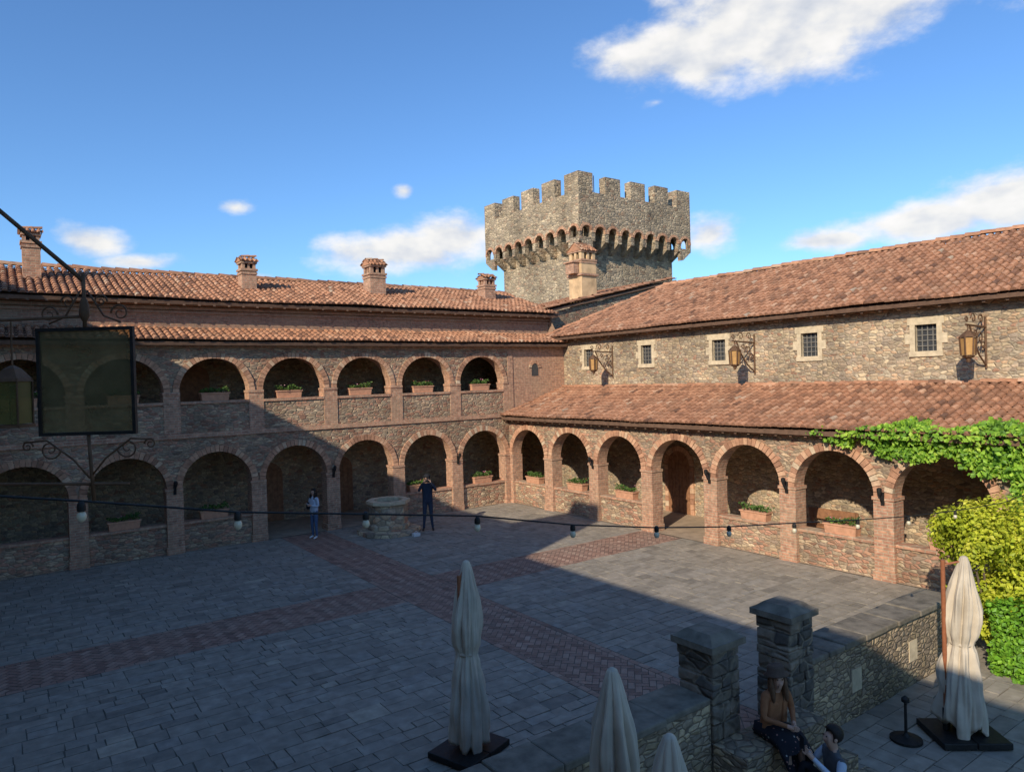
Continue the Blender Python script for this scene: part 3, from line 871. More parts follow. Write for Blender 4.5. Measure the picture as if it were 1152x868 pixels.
# ================================================================== WALL LANTERNS
def wall_lantern(y):
    e = empty("wall_lantern", "wrought iron bracket lantern on stone wall", "lantern", (-2.99, y, 5.5), 0, "wrought iron wall lanterns")
    G = 1.15
    def sc_(m): m.v = [(x*G, y_*G, z*G) for x, y_, z in m.v]; return m
    mb = MB()
    mb.tube([(0,0,.38),(1.0,0,.42)], .022, 6); mb.tube([(.02,0,-.5),(.02,0,.62)], .022, 6)
    mb.tube([(0,0,-.45),(.35,0,-.22),(.65,0,.1),(.8,0,.4)], .02, 6)
    for (cx, cz, r) in ((.3,.14,.16),(.62,.55,.13),(.14,-.02,.11),(.25,.55,.12),(.52,.25,.08),(.95,.52,.08)):
        mb.tube([(cx+r*(1-t/14)*math.cos(t*.6), 0, cz+r*(1-t/14)*math.sin(t*.6)) for t in range(13)], .014, 5)
    mb.tube([(.9,0,.42),(.9,0,.28)], .012, 5)
    add("bracket", sc_(mb), M_rust, e, local=True)
    mb = MB()
    mb.lathe((.9,0,-.28), [(.03,-.08),(.05,.0),(.10,.02),(.13,.06)], 6)
    mb.lathe((.9,0,-.28), [(.17,.44),(.12,.50),(.03,.58)], 6)
    for k in range(6):
        a = k*math.pi/3
        mb.tube([(.9+.13*math.cos(a),.13*math.sin(a),-.22),(.9+.155*math.cos(a),.155*math.sin(a),.17)], .018, 4)
    add("lamp_cage", sc_(mb), M_rust, e, local=True)
    mb = MB(); mb.lathe((.9,0,-.21), [(.11,0),(.135,.36)], 6); add("lamp_glass", sc_(mb), M_amber, e, local=True)
    return e
wl = wall_lantern(3.0)
for y in (9.5, 16.1): copy_thing(wl, (-2.99, y, 5.5))

def sconce():
    e = empty("wall_sconce", "small iron torch sconce on brick pillar", "lamp", (.06, 10.0, 2.0), 0, "iron pillar sconces")
    mb = MB(); mb.tube([(0,0,-.15),(.1,0,-.05),(.14,0,.05)], .015, 6)
    mb.lathe((.14,0,.04), [(.03,0),(.055,.08),(.06,.15),(.03,.18)], 8)
    mb.box((-.02,-.04,-.2),(.012,.04,.1))
    add("bracket", mb, M_iron, e, local=True); return e
sc = sconce()
for y in (5.0, 12.5, 15.0): copy_thing(sc, (.06,y,2.0))
for x in (2.5, 7.5, 12.5): copy_thing(sc, (x,.06,2.0), math.pi/2)

# ================================================================== UMBRELLAS
def umbrella(loc, rotz, seed, label, lean=0.0, px=-.2, pt=2.52, hs=1.0, fat=1.0):
    rr = random.Random(seed)
    e = empty("patio_umbrella", label, "umbrella", loc, rotz, "closed patio umbrellas")
    prof = [(.015,2.58),(.04,2.56),(.065,2.48),(.09,2.36),(.12,2.2),(.15,2.02),(.17,1.84),(.175,1.68),(.16,1.5),(.132,1.38),(.125,1.33),(.145,1.24),(.17,1.08),(.195,.85),(.215,.6),(.235,.38),(.24,.18)]
    prof = [(r*fat, z*hs) for r, z in prof]
    ph = rr.uniform(0,6); ph2 = rr.uniform(0,6); NL = 8
    lob = [rr.uniform(.6,1.4) for _ in range(NL)]; sh = [rr.uniform(-.3,.3) for _ in range(NL)]; hem = [rr.uniform(-.2,.16) for _ in range(NL)]
    def fold(a, z):
        t = ((a+ph)/(2*math.pi)*NL + .25*math.sin(z*1.7+ph) ) % NL
        i = int(t) % NL; f = t-int(t)
        return i, f
    def mod(a, z):
        i, f = fold(a, z)
        amp = .38
        if z > 2.1*hs: amp *= max(.15, 1-(z-2.1*hs)/(.5*hs))
        if abs(z-1.35*hs) < .07: amp *= .55
        w = math.sin(math.pi*(f+sh[i]*f*(1-f)))**.6 - .62
        g = noise.noise(Vector((math.cos(a)*2.2+seed, math.sin(a)*2.2, z*2.6)))
        g2 = noise.noise(Vector((math.cos(a)*6+seed, math.sin(a)*6, z*1.6)))
        return 1+amp*w*lob[i] + .22*g + .16*g2*(1 if z < 2.2*hs else .3)
    p2 = []
    for (r0, z0), (r1, z1) in zip(prof[:-1], prof[1:]):
        for k in range(4): t = k/4; p2.append((r0+(r1-r0)*t, z0+(z1-z0)*t))
    p2.append(prof[-1])
    mb = MB(); n = 160; mb.lathe((.0,0,0), p2, n, mod=mod)
    nv = []
    def bend(x, y, z): return (x+lean*(z-1.3)+.012*math.sin(z*3+ph), y+.012*math.cos(z*3+ph))
    for (x, y, z) in mb.v:
        a = math.atan2(y, x); i, f = fold(a, z)
        zz = z + hem[i]*math.sin(math.pi*f)*max(0, (1.0*hs-z)/.8)
        X, Y = bend(x, y, z); nv.append((X, Y, zz))
    mb.v = nv
    add("canopy", mb, M_canvas, e, local=True, smooth=True)
    mb = MB(); mb.lathe((0,0,1.33*hs), [(.126*fat,0),(.138*fat,.02),(.126*fat,.045)], 24)
    mb.v = [(*bend(x, y, z), z) for x, y, z in mb.v]
    add("strap", mb, M_canvas, e, local=True, smooth=True)
    mb = MB(); mb.tube([(px,.02,.1),(px,.02,pt*hs)], .028, 12); mb.tube([(px,.02,(pt-.07)*hs),(0,0,2.5*hs)], .014, 8)
    add("pole", mb, M_woodred, e, local=True, smooth=False)
    mb = MB()
    mb.box((-.45,-.36,.012),(-.03,.36,.10)); mb.box((-.02,-.36,.012),(.42,.36,.10)); mb.box((-.1,-.1,.102),(.1,.1,.16))
    mb.tube([(px,.02,.10),(px,.02,.4)], .045, 12)
    o = add("base", mb, M_iron, e, local=True); bv = o.modifiers.new("b",'BEVEL'); bv.width = .012; bv.segments = 2
    return e
rotR = math.atan2(Rt.y, Rt.x)
umbrella((11.78,15.3,.01), rotR+.95, 3, "closed beige patio umbrella with wooden pole on courtyard paving", .01, px=-.105, pt=2.4, fat=1.05)
umbrella((12.67,19.01,.01), rotR+2.2, 5, "closed beige patio umbrella near the low wall", -.01, px=.02, pt=2.4, hs=.985, fat=1.1)
umbrella((13.1,20.03,.01), rotR+1.2, 8, "closed pale patio umbrella beside another", .0, px=.02, pt=2.4, hs=.97, fat=1.1)
umbrella((6.4,19.2,.01), rotR-.05, 4, "sunlit closed cream umbrella with red wooden pole on black base", .03, px=-.22, hs=.95, fat=1.1)

e = empty("iron_stand", "black iron post stand with round base on terrace", "stand", (7.05, 18.75, .01))
mb = MB(); mb.lathe((0,0,0), [(.2,0),(.2,.03),(.05,.06),(.02,.1),(.018,.5),(.05,.52),(.05,.56),(.01,.6)], 20)
add("post", mb, M_iron, e, local=True, smooth=False)

# ================================================================== IVY, SHRUB, HEDGE
e = empty("ivy_vine", "bright yellow-green vine trained along arcade eave", "plant", (.1, 17, 2.9))
mb = MB()
def ivy_ok(y, z):
    n = noise.noise(Vector((y*1.0, z*1.3, 3.1)))*.30 + noise.noise(Vector((y*2.9, z*2.9, 7)))*.26
    if y < 15.2: lo = 3.25-.10*(y-13.4)
    elif y < 17.7: lo = 3.0 - .16*(y-15.2)
    else: lo = 1.3
    top = 3.56+.12*(y-14) if y < 16 else 3.8
    return (z-lo) > n*1.1 and z < top+n and not (y < 13.8 and n > .05)
k = 0
while k < 20000:
    y = rnd.uniform(13.4, 23); z = rnd.uniform(.8, 4.4)
    if not ivy_ok(y, z): continue
    x = .05+abs(rnd.gauss(0,.17)) if z < 3.4 else rnd.uniform(.0,.6) - max(0,(z-3.6))*.7
    if z > 3.55: z = 3.6 + (z-3.55)*.55 + max(0,-x)*.3
    cl = noise.noise(Vector((y*2.2,z*2.2,1)))*.4
    mb.leaf((x,y,z), (1, rnd.uniform(-.7,.7), rnd.uniform(-.2,.9)), rnd.uniform(.06,.135), min(1,max(0,rnd.gauss(.6,.2)+cl))); k += 1
add("foliage", mb, M_leaf_ivy, e, recalc=False)
mb = MB()
mb.tube([(.1,17.75,.0),(.13,17.8,1.2),(.1,17.9,2.4),(.1,18.2,3.1)], [.035,.03,.02,.01], 6)
add("vine_stem", mb, M_trunk, e)

e = empty("shrub_tree", "yellow-green leafy shrub with several stems beside low wall", "shrub", (2.9, 18.3, 0))
mb = MB(); clumps = []
for i in range(60):
    a = rnd.uniform(0,6.28); r = rnd.uniform(.1,1.05); z = rnd.uniform(.6,2.7)
    c = Vector((2.8+r*math.cos(a)*.8, 18.35+r*math.sin(a)*1.0, z-.2*r)); clumps.append((c, rnd.uniform(.18,.4)))
    if i < 12: mb.tube([(2.75+.1*math.cos(a),18.3+.1*math.sin(a),0), tuple(Vector((2.75,18.3,.7))+Vector((math.cos(a),math.sin(a),0))*r*.4), tuple(c)], [.05,.03,.01], 6)
add("trunk", mb, M_trunk, e)
mb = MB()
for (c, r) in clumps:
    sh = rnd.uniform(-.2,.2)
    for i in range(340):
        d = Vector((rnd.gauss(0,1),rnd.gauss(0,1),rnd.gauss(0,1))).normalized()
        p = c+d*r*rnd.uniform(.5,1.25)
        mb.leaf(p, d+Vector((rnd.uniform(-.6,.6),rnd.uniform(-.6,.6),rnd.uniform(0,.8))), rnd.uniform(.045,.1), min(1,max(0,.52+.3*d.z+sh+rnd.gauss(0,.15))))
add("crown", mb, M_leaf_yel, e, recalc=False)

e = empty("hedge", "dense green clipped hedge at terrace edge", "hedge", (2.9, 20, 0))
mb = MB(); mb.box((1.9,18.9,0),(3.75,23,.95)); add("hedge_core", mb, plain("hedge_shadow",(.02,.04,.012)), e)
mb = MB()
for i in range(14000):
    f = rnd.random()
    if f < .4: p = Vector((3.9, rnd.uniform(18.6,23), rnd.uniform(0,1.15))); n = Vector((1,0,.2))
    elif f < .6: p = Vector((rnd.uniform(1.85,3.9), 18.62, rnd.uniform(0,1.15))); n = Vector((0,-1,.2))
    else: p = Vector((rnd.uniform(1.85,3.95), rnd.uniform(18.6,23), 1.12)); n = Vector((0,0,1))
    p += n*(noise.noise(p*1.8)*.2+rnd.uniform(-.07,.08))
    mb.leaf(p, n+Vector((rnd.uniform(-.8,.8),rnd.uniform(-.8,.8),rnd.uniform(-.4,.8))), rnd.uniform(.05,.1), min(1,max(0,rnd.gauss(.55,.25))))
add("foliage", mb, M_leaf_hedge, e, recalc=False)

# ================================================================== STRING LIGHTS
pts = [(17.6,4.63),(17.1,4.52),(16.46,4.38),(15.69,4.227),(14.9,4.12),(14.05,3.97),(13.16,3.79),(12.21,3.64),(11.22,3.5),(10.15,3.37),(8.9,3.23),(7.7,3.1),(6.4,3.0),(4.8,2.93),(2.9,2.95),(.08,3.1)]
e = empty("string_lights", "cable of outdoor string lights strung across the terrace", "string lights", (9, 19.15, 3.3))
mb = MB(); mb.tube([(x,19.15+.01*math.sin(x*3),z+.05+.012*math.sin(x*5)) for x, z in pts], .0065, 6); add("cable", mb, M_iron, e)
for x, z in pts[2:13]:
    mb = MB(); mb.lathe((x,19.15,z), [(.010,.055),(.018,.045),(.021,.03),(.021,.008),(.016,.004)], 12)
    o = add("bulb_socket", mb, M_iron, e)
    mb = MB(); mb.ball((x,19.15,z-.022), .024,.024,.030, 12)
    add("bulb", mb, M_bulb, o, smooth=True)

# ================================================================== HANGING SIGN + REFLECTION STAND-IN
e = empty("hanging_sign", "smoky olive square sign hung from scrolled wrought iron bracket", "sign", (16.57,20.85,5.03), rotR)
mb = MB(); mb.face([(-.142,0,-.158),(.142,0,-.158),(.142,0,.158),(-.142,0,.158)]); add("panel", mb, M_panel, e, local=True)
mb = MB(); t = .010
for (a, b) in (((-.15,-.007,-.166),(.15,.007,-.166+t)),((-.15,-.007,.166-t),(.15,.007,.166)),((-.15,-.0068,-.166+t),(-.15+t,.0068,.166-t)),((.15-t,-.0068,-.166+t),(.15,.0068,.166-t))):
    mb.box(a, b)
add("frame", mb, M_iron, e, local=True)
mb = MB()
mb.tube([(0,0,.165),(0,0,.33)], .006, 8); mb.tube([(0,0,-.165),(.01,0,-.37)], .0055, 8)
mb.tube([(-.8,0,1.08),(-.27,0,.55),(.0,0,.31)], .007, 8); mb.tube([(-.6,.01,.19),(0,0,.20)], .005, 6)
mb.lathe((0,0,.2), [(.004,-.02),(.014,0),(.015,.015),(.010,.05),(.004,.06)], 12)
mb.tube([(-.5,.02,-.31),(.12,.0,-.32)], .005, 6)
def scroll(cx, cz, r, sx, sz, turns=1.4, rr=.0030):
    n = 26
    mb.tube([(cx+sx*r*(1-.8*t/n)*math.cos(turns*2*math.pi*t/n), 0, cz+sz*r*(1-.8*t/n)*math.sin(turns*2*math.pi*t/n)) for t in range(n+1)], [rr*(1-.5*t/n) for t in range(n+1)], 6)
for sx in (-1, 1):
    scroll(sx*.11, .208, .028, -sx, 1); scroll(sx*.05, .245, .022, sx, 1); scroll(sx*.12, -.208, .033, -sx, -1); scroll(sx*.19,-.198,.018,-sx,1)
    mb.tube([(sx*.01,0,.28),(sx*.06,0,.2),(sx*.11,0,.18)], .0030, 6)
    mb.tube([(0,0,-.30),(sx*.05,0,-.24),(sx*.13,0,-.18),(sx*.20,0,-.185)], .0030, 6)
add("bracket", mb, M_rust, e, local=True, smooth=True)
lp = Vector((16.57,20.85,5.0)) + Rt*(-.228)  # added lantern shape in place of a greenish reflection left of the sign
e = empty("reflection_lantern", "added lantern shape standing in for an olive reflection beside sign", "lantern", (lp.x, lp.y, 4.985), rotR)
mb = MB(); mb.box((-.034,-.033,-.08),(.034,.033,.05)); add("lamp_glass", mb, M_ygreflect, e, local=True)
mb = MB()
for sx in (-1,1):
    for sy in (-1,1): mb.tube([(sx*.036,sy*.035,-.09),(sx*.036,sy*.035,.06)], .003, 5)
mb.box((-.04,-.038,-.092),(.04,.038,-.082)); mb.lathe((0,0,.05), [(.055,0),(.05,.01),(.024,.04),(.006,.05)], 4, rot=math.pi/4)
mb.tube([(0,0,.09),(0,0,.235)], .003, 5)
add("lamp_cage", mb, M_rust, e, local=True)

# ================================================================== PEOPLE
def person(label, loc, rotz, J, mt, S=1.0, hair='short', hat=None, extra=None, bare_leg=False, torso_r=1.0):
    e = empty("person", label, "person", loc, rotz)
    base = dict(pelvis=(0,0,.95), spine=(0,0,1.13), chest=(0,0,1.33), neck=(0,.0,1.50),
                jaw=(0,.02,1.565), head=(0,.01,1.64), crown=(0,0,1.70), nose=(0,.115,1.625),
                shL=(-.17,0,1.43), elL=(-.23,-.02,1.15), wrL=(-.24,.06,.92), shR=(.17,0,1.43), elR=(.23,-.02,1.15), wrR=(.24,.06,.92),
                hiL=(-.09,0,.90), knL=(-.1,.02,.5), anL=(-.1,-.01,.08), toL=(-.11,.15,.035), hiR=(.09,0,.90), knR=(.1,.02,.5), anR=(.1,-.01,.08), toR=(.11,.15,.035))
    base.update(J); j = {k: Vector(v) for k, v in base.items()}
    rad = dict(pelvis=.135, spine=.12, chest=.135, neck=.052, jaw=.068, head=.09, crown=.068, nose=.013, shL=.062, elL=.042, wrL=.028, hiL=.092, knL=.058, anL=.038, toL=.036)
    for k in list(rad):
        if k.endswith('L'): rad[k[:-1]+'R'] = rad[k]
    for k in ('pelvis','spine','chest'): rad[k] *= torso_r
    names = list(base.keys()); names.remove('pelvis'); names = ['pelvis']+names
    V = [j[n] for n in names]; Rr = [rad[n] for n in names]; roots = [0]
    ix = {n: i for i, n in enumerate(names)}
    E = []; T = []
    def ed(a, b, tag): E.append((ix[a], ix[b])); T.append(tag)
    ed('pelvis','spine',1); ed('spine','chest',1); ed('chest','neck',1); ed('neck','jaw',0); ed('jaw','head',0); ed('head','crown',0); ed('head','nose',0)
    for s in 'LR':
        ed('chest','sh'+s,1); ed('sh'+s,'el'+s,4); ed('el'+s,'wr'+s,4)
        ed('pelvis','hi'+s,2); ed('hi'+s,'kn'+s,2); ed('kn'+s,'an'+s,0 if bare_leg else 2); ed('an'+s,'to'+s,3)
        d = (j['wr'+s]-j['el'+s]).normalized(); sg = -1 if s == 'L' else 1
        inward = Vector((-sg,0,0)); inward = (inward-d*inward.dot(d))
        if inward.length < .2: inward = Vector((0,0,1))-d*d.z
        inward.normalize(); side = d.cross(inward).normalized()
        palm = j['wr'+s]+d*.055
        V.append(palm); Rr.append(.032); pi = len(V)-1; E.append((ix['wr'+s], pi)); T.append(0)
        pe = j['wr'+s]+d*.085; V.append(pe); Rr.append(.030); E.append((pi, pi+1)); T.append(0)
        for f, (o, L) in enumerate(((-.027,.062),(-.009,.072),(.009,.068),(.027,.052))):
            b0 = pe+side*o-d*.01; b1 = b0+d*(L*.55)+inward*.006; b2 = b1+d*(L*.42)+inward*L*.42
            k0 = len(V); V += [b0,b1,b2]; Rr += [.0095,.009,.007]; E += [(k0,k0+1),(k0+1,k0+2)]; T += [0,0]; roots.append(k0)
        b0 = palm-side*.02-d*.02; b1 = b0-side*.025+d*.025+inward*.01; b2 = b1+d*.03+inward*.012
        k0 = len(V); V += [b0,b1,b2]; Rr += [.012,.010,.008]; E += [(k0,k0+1),(k0+1,k0+2)]; T += [0,0]; roots.append(k0)
    V = [v*S for v in V]; Rr = [r*S for r in Rr]
    me = bpy.data.meshes.new("tmp"); me.from_pydata([tuple(v) for v in V], E, [])
    ob = bpy.data.objects.new("tmp", me); COL.objects.link(ob)
    ob.modifiers.new("s", 'SKIN')
    if not me.skin_vertices:
        bpy.context.view_layer.objects.active = ob; bpy.ops.mesh.customdata_skin_add()
    for i, sv in enumerate(me.skin_vertices[0].data):
        sv.radius = (Rr[i], Rr[i]); sv.use_root = i in roots
    for nme in ('pelvis','spine','chest'):
        sv = me.skin_vertices[0].data[ix[nme]]; sv.radius = (Rr[ix[nme]]*1.12, Rr[ix[nme]]*.88)
    ss = ob.modifiers.new("u", 'SUBSURF'); ss.levels = 2; ss.render_levels = 2
    dg = bpy.context.evaluated_depsgraph_get(); ev = ob.evaluated_get(dg)
    nm = bpy.data.meshes.new_from_object(ev); nm.name = "body"
    bpy.data.objects.remove(ob)
    nm.materials.clear()
    for m in (M_skin, mt['top'], mt['bottom'], mt.get('shoe', M_shoe), mt.get('sleeve', mt['top'])): nm.materials.append(m)
    for p in nm.polygons:
        c = p.center; best = 9; bt = 0
        for (a, b), t in zip(E, T):
            A = V[a]; B = V[b]; AB = B-A; t_ = max(0, min(1, (c-A).dot(AB)/max(1e-9, AB.length_squared)))
            dd = (c-(A+AB*t_)).length - (Rr[a]*(1-t_)+Rr[b]*t_)
            if dd < best: best = dd; bt = t
        p.material_index = bt; p.use_smooth = True
    body = bpy.data.objects.new("body", nm); COL.objects.link(body); body.parent = e
    H = j['head']*S; up = (j['crown']-j['jaw']).normalized(); fw = (j['nose']-j['head']); fw = (fw-up*fw.dot(up)).normalized(); sd = fw.cross(up)
    def tf(mb2):
        mb2.v = [tuple(H+(sd*v[0]+fw*v[1]+up*v[2])*S) for v in mb2.v]; return mb2
    for s in (-1, 1):
        mb = MB(); mb.ball((s*.032,.083,.008), .011,.008,.008, 8); add("eye", tf(mb), M_eye, e, local=True, smooth=True)
        mb = MB(); mb.ball((s*.09,.0,-.005), .012,.022,.032, 8); add("ear", tf(mb), M_skin, e, local=True, smooth=True)
    mb = MB(); mb.ball((0,.078,-.055), .022,.008,.006, 8); add("mouth", tf(mb), M_lip, e, local=True, smooth=True)
    mb = MB()
    def hf(p):
        q = p.copy()
        if q.y > .35 and q.z < .45: q.y = .35-.1*(q.y-.35)
        return q
    mb.ball((0,-.02,.035), .103,.112,.105, 16, fn=hf)
    if hair == 'long':
        def lf(p):
            q = p.copy()
            if q.y > 0: q.y *= .3
            return q
        mb.ball((0,-.055,-.12), .115,.085,.24, 14, fn=lf)
        for s in (-1,1): mb.ball((s*.085,.01,-.12), .035,.04,.17, 10)
    add("hair", tf(mb), mt['hair'], e, local=True, smooth=True)
    if hat == 'wide':
        mb = MB(); mb.lathe((0,-.01,.06), [(.10,-.01),(.15,-.015),(.155,-.006),(.112,.014),(.105,.08),(.09,.11),(.02,.095)], 24)
        add("hat", tf(mb), M_felt, e, local=True, smooth=True)
    if hat == 'cap':
        mb = MB(); mb.lathe((0,-.01,.05), [(.108,-.01),(.108,.03),(.085,.08),(.03,.1)], 20)
        mb.hexa([(-.07,.06,.045),(.07,.06,.045),(.05,.18,.03),(-.05,.18,.03),(-.07,.06,.06),(.07,.06,.06),(.05,.18,.04),(-.05,.18,.04)])
        add("cap", tf(mb), mt.get('hat', M_navy), e, local=True, smooth=True)
    if extra: extra(e, j, S)
    return e

def bagx(e, j, S):
    mb = MB(); mb.box((.17,-.08,.95),(.25,.1,1.17)); mb.tube([(.2,0,1.17),(.08,.09,1.42),(-.1,.02,1.47)], .012, 6)
    add("shoulder_bag", mb, M_black, e, local=True)
person("standing woman in pale blue top and jeans looking at her phone", (8.55,.95,.014), math.radians(-70),
       dict(elR=(.24,.02,1.16), wrR=(.12,.22,1.25), elL=(-.23,.0,1.15), wrL=(-.12,.22,1.2)),
       dict(top=M_ltblue, bottom=M_denim, hair=M_haird, shoe=M_white), .92, 'long', extra=bagx)
def cam_extra(e, j, S):
    mb = MB(); mb.box((-.07*S,.2*S,1.56*S),(.07*S,.26*S,1.66*S)); mb.tube([(0,.26*S,1.61*S),(0,.33*S,1.61*S)], .03, 12)
    add("camera", mb, M_black, e, local=True)
person("standing man in dark jacket and dark jeans raising a camera", (5.2,2.45,.012), math.radians(-29),
       dict(elL=(-.27,.14,1.27), wrL=(-.11,.21,1.55), elR=(.27,.14,1.27), wrR=(.11,.21,1.55), toL=(-.16,.14,.035), anL=(-.14,0,.08), anR=(.14,0,.08), toR=(.17,.14,.035)),
       dict(top=M_navy, bottom=M_darkjean, hair=M_haird, hat=M_black), 1.06, 'short', hat='cap', extra=cam_extra, torso_r=1.1)
person("standing person in dark blue shirt inside archway", (6.95,-1.5,.016), math.radians(-40),
       dict(), dict(top=M_bluecl, bottom=M_navy, hair=M_haird), .93, 'short')

def seat(zs, knee_out=.42, foot_z=None, drop=.42, spread=.1, lean=0.0):
    f = foot_z if foot_z is not None else zs-drop
    z = zs+.10
    return dict(pelvis=(0,0,z), spine=(0,lean*.3,z+.18), chest=(0,lean*.7,z+.38), neck=(0,lean,z+.55), jaw=(0,lean+.03,z+.615), head=(0,lean+.02,z+.69), crown=(0,lean+.01,z+.75), nose=(0,lean+.125,z+.67),
                shL=(-.17,lean*.9,z+.48), shR=(.17,lean*.9,z+.48),
                hiL=(-.09,.02,z-.02), hiR=(.09,.02,z-.02), knL=(-spread,knee_out,z+.03), knR=(spread,knee_out,z+.03),
                anL=(-spread,knee_out+.02,f+.08), anR=(spread,knee_out+.02,f+.08), toL=(-spread,knee_out+.17,f+.035), toR=(spread,knee_out+.17,f+.035))
WS = .93
J = seat(.68/WS, .40, .385/WS, lean=.10)
zo = .68/WS-.68
J.update(elL=(-.23,.12,1.02+zo), wrL=(-.06,.33,.97+zo), elR=(.24,.14,1.0+zo), wrR=(.07,.36,.96+zo), knL=(-.08,.40,.83+zo), knR=(.13,.38,.79+zo),
         jaw=(.02,.15,1.385+zo), head=(.02,.15,1.46+zo), crown=(.02,.13,1.525+zo), nose=(.05,.25,1.42+zo))
def dress(e, j, S):
    mb = MB(); n = 24; secs = []
    for t in range(9):
        f = t/8; y = -.12+.60*f
        rx = .185+.035*f; zc = .74+.03*math.sin(f*3)-(.16*max(0,f-.7)/.3); rz = .115+.02*f
        secs.append([(rx*math.cos(2*math.pi*k/n)*(1+.06*math.sin(k*2.6)), y+.02*math.sin(k*1.7), zc+rz*math.sin(2*math.pi*k/n)*(1+.06*math.cos(k*2.1))) for k in range(n)])
    for a, b in zip(secs[:-1], secs[1:]):
        for k in range(n): mb.face([a[k],a[(k+1)%n],b[(k+1)%n],b[k]])
    add("skirt", mb, M_floral, e, local=True, smooth=True, merge=True)
    mb = MB()
    for s in (-1,1):
        mb.hexa([(s*.05,.12,.76),(s*.17,.08,.72),(s*.18,.0,.72),(s*.06,.0,.76),(s*.03,.19,1.14),(s*.13,.15,1.16),(s*.14,.06,1.16),(s*.04,.07,1.16)])
    o = add("jacket_front", mb, M_rustcl, e, local=True); b = o.modifiers.new("b",'BEVEL'); b.width=.03; b.segments=3
person("seated woman in felt hat, brown jacket and black floral dress", (9.44,18.33,0), math.radians(-14), J,
       dict(top=M_rustcl, bottom=M_floral, hair=M_hairb), WS, 'long', hat='wide', extra=dress, bare_leg=True)
J = seat(.19, .36, .19, lean=.06)
J.update(knL=(-.16,.34,.62), knR=(.16,.34,.62), anL=(-.13,.46,.28), anR=(.13,.46,.28), toL=(-.14,.62,.235), toR=(.14,.62,.235),
         elL=(-.27,.16,.58), wrL=(-.1,.36,.80), elR=(.27,.16,.58), wrR=(.06,.36,.82))
def phone(e, j, S):
    mb = MB(); mb.box((-.05,.42,.84),(.045,.43,.99)); add("phone", mb, M_black, e, local=True)
person("seated man in grey vest and pale sleeves holding up phone", (9.36,19.12,0), math.radians(-120), J,
       dict(top=M_greycl, sleeve=M_ltblue, bottom=M_black, hair=M_haird), .97, 'short', extra=phone, torso_r=1.12)

e = empty("bag", "small pale bag on paving beside well", "bag", (5.95,2.95,.012))
mb = MB(); mb.box((-.13,-.08,0),(.1,.08,.1)); mb.tube([(-.1,0,.1),(-.02,0,.17),(.07,0,.1)], .01, 6)
o = add("body", mb, M_white, e, local=True); b = o.modifiers.new("b",'BEVEL'); b.width=.03; b.segments=3

# ================================================================== LIGHT / WORLD
s = Vector((1, SY, SZ)).normalized()
el = math.asin(s.z); rot = math.atan2(s.x, s.y)
L = bpy.data.lights.new("sun", 'SUN'); L.energy = 5.0; L.angle = math.radians(.5); L.color = (1.0,.90,.74)
lo = bpy.data.objects.new("sun", L); lo.rotation_euler = s.to_track_quat('Z','Y').to_euler(); lo.location = (30,20,30); COL.objects.link(lo)

wd = bpy.data.worlds.new("World"); scene.world = wd; wd.use_nodes = True
k = NT.__new__(NT); k.t = wd.node_tree; k.t.nodes.clear()
out = k.t.nodes.new('ShaderNodeOutputWorld'); bg = k.t.nodes.new('ShaderNodeBackground'); bg.inputs[1].default_value = .13
k.t.links.new(bg.outputs[0], out.inputs[0])
sky = k.n('ShaderNodeTexSky', sky_type='NISHITA'); sky.sun_disc = False; sky.sun_elevation = el; sky.sun_rotation = rot
sky.altitude = 200; sky.air_density = 1.0; sky.dust_density = .5; sky.ozone_density = 2.0
skyc = k.mix(1.0, sky.outputs[0], (.76,1.10,1.46), 'MULTIPLY')
dirv = k.n('ShaderNodeTexCoord').outputs['Generated']
x = k.vmath('DOT_PRODUCT', dirv, tuple(Rt)); y = k.vmath('DOT_PRODUCT', dirv, tuple(F))
sz = k.n('ShaderNodeSeparateXYZ', {0: dirv}).outputs[2]
az = k.math('MULTIPLY', k.math('ARCTAN2', x, y), 57.2958)
elv = k.math('MULTIPLY', k.math('ARCSINE', sz), 57.2958)
ae = k.n('ShaderNodeCombineXYZ', {0: az, 1: elv, 2: 0.0}).outputs[0]
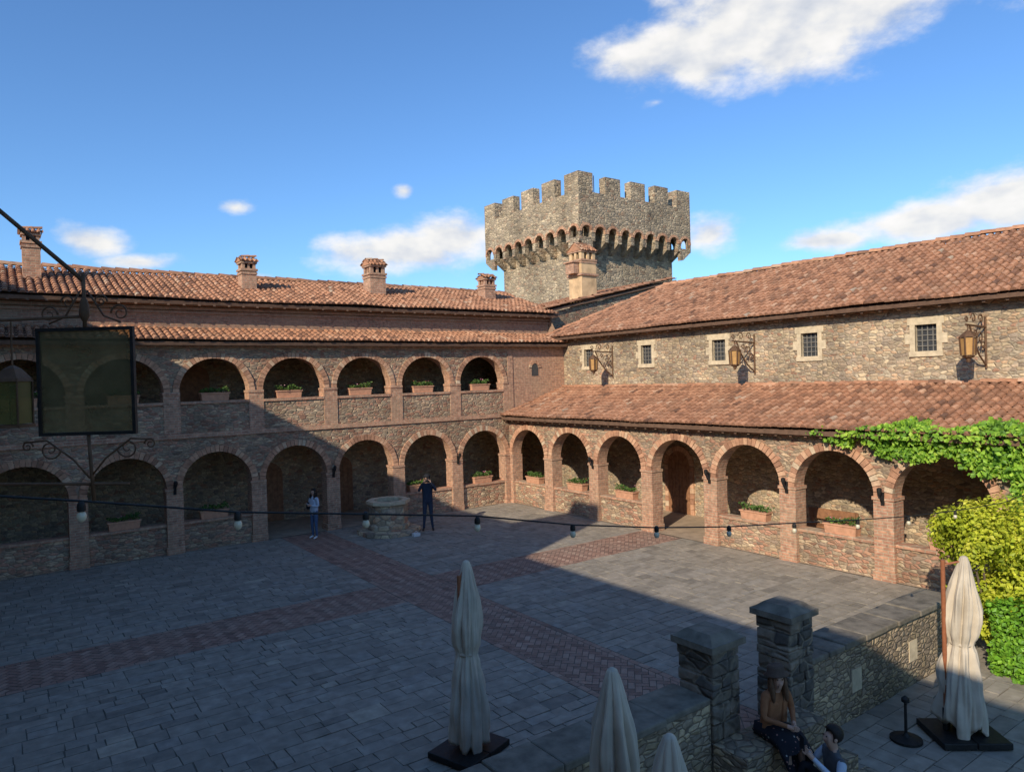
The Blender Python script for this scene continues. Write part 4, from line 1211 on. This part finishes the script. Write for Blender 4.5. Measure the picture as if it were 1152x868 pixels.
blobs = [(15,23.4,6.5,2.4,1.4),(22,25.0,8,3.7,1.5),(30,27.5,8,4.0,1.4),(-9.5,10.2,7.5,2.0,1.15),(-4,11.3,4.6,2.1,1.1),(16,10.6,3.2,1.8,1.0),(24,9.4,5,1.1,1.0),(30,10.0,6,1.6,1.15),(35.5,10.8,5,2.2,1.15),
         (-30,10.2,2.6,1.4,1.05),(-27.5,9.0,4,.8,.9),(-20.8,13.2,2.6,1.1,.62),(-8.2,14.8,1.6,.9,.6),(-19,8.2,2.0,.6,.7),(12,20.4,2.6,1.0,.6)]
m = None
for (a, b_, ra, rb, wgt) in blobs:
    d = k.vmath('MULTIPLY', k.vmath('SUBTRACT', ae, (a, b_, 0.0)), (1/ra, 1/rb, 0.0))
    nd = k.n('ShaderNodeVectorMath', operation='LENGTH'); k.set(nd.inputs[0], d)
    q = k.math('SUBTRACT', wgt, nd.outputs[1])
    m = q if m is None else k.math('MAXIMUM', m, q)
m = k.math('MINIMUM', m, .9)
def fbm(off, det):
    v = k.vmath('MULTIPLY', k.vmath('ADD', ae, off), (.13,.22,1.0))
    return k.noise(v, 1.6, det, .56)
n0 = fbm((0,0,4.3), 7); n1 = fbm((-.8,1.0,4.3), 3)
dens = k.math('ADD', m, k.math('MULTIPLY', k.math('SUBTRACT', n0, .5), 1.9))
alpha = k.mr(dens, .0, .8, 0, 1, True)
shade = k.math('ADD', .68, k.math('MULTIPLY', k.math('SUBTRACT', n0, n1), 2.0))
shade = k.math('SUBTRACT', shade, k.mr(dens, .7, 1.3, 0, .16), clamp=True)
cc = k.ramp(shade, [(0,(4.2,4.6,5.3)),(.4,(5.6,5.8,6.2)),(.75,(7.2,7.1,6.9)),(1,(7.8,7.6,7.4))])
fin = k.mix(k.math('MULTIPLY', alpha, .97), skyc, cc)
k.t.links.new(fin, bg.inputs[0])

# ================================================================== CAMERA
cd = bpy.data.cameras.new("camera"); cd.lens = 25.0; cd.sensor_width = 36.0; cd.clip_end = 6000; cd.clip_start = .05
co = bpy.data.objects.new("camera", cd); COL.objects.link(co); scene.camera = co
p = math.radians(.573); fwd = (F*math.cos(p) - UP*math.sin(p)).normalized(); upv = Rt.cross(fwd).normalized()
phi = math.radians(1.63); r2 = Rt*math.cos(phi)-upv*math.sin(phi); u2 = upv*math.cos(phi)+Rt*math.sin(phi)
M = Matrix((r2, u2, -fwd)).transposed().to_4x4(); M.translation = CAM; co.matrix_world = M
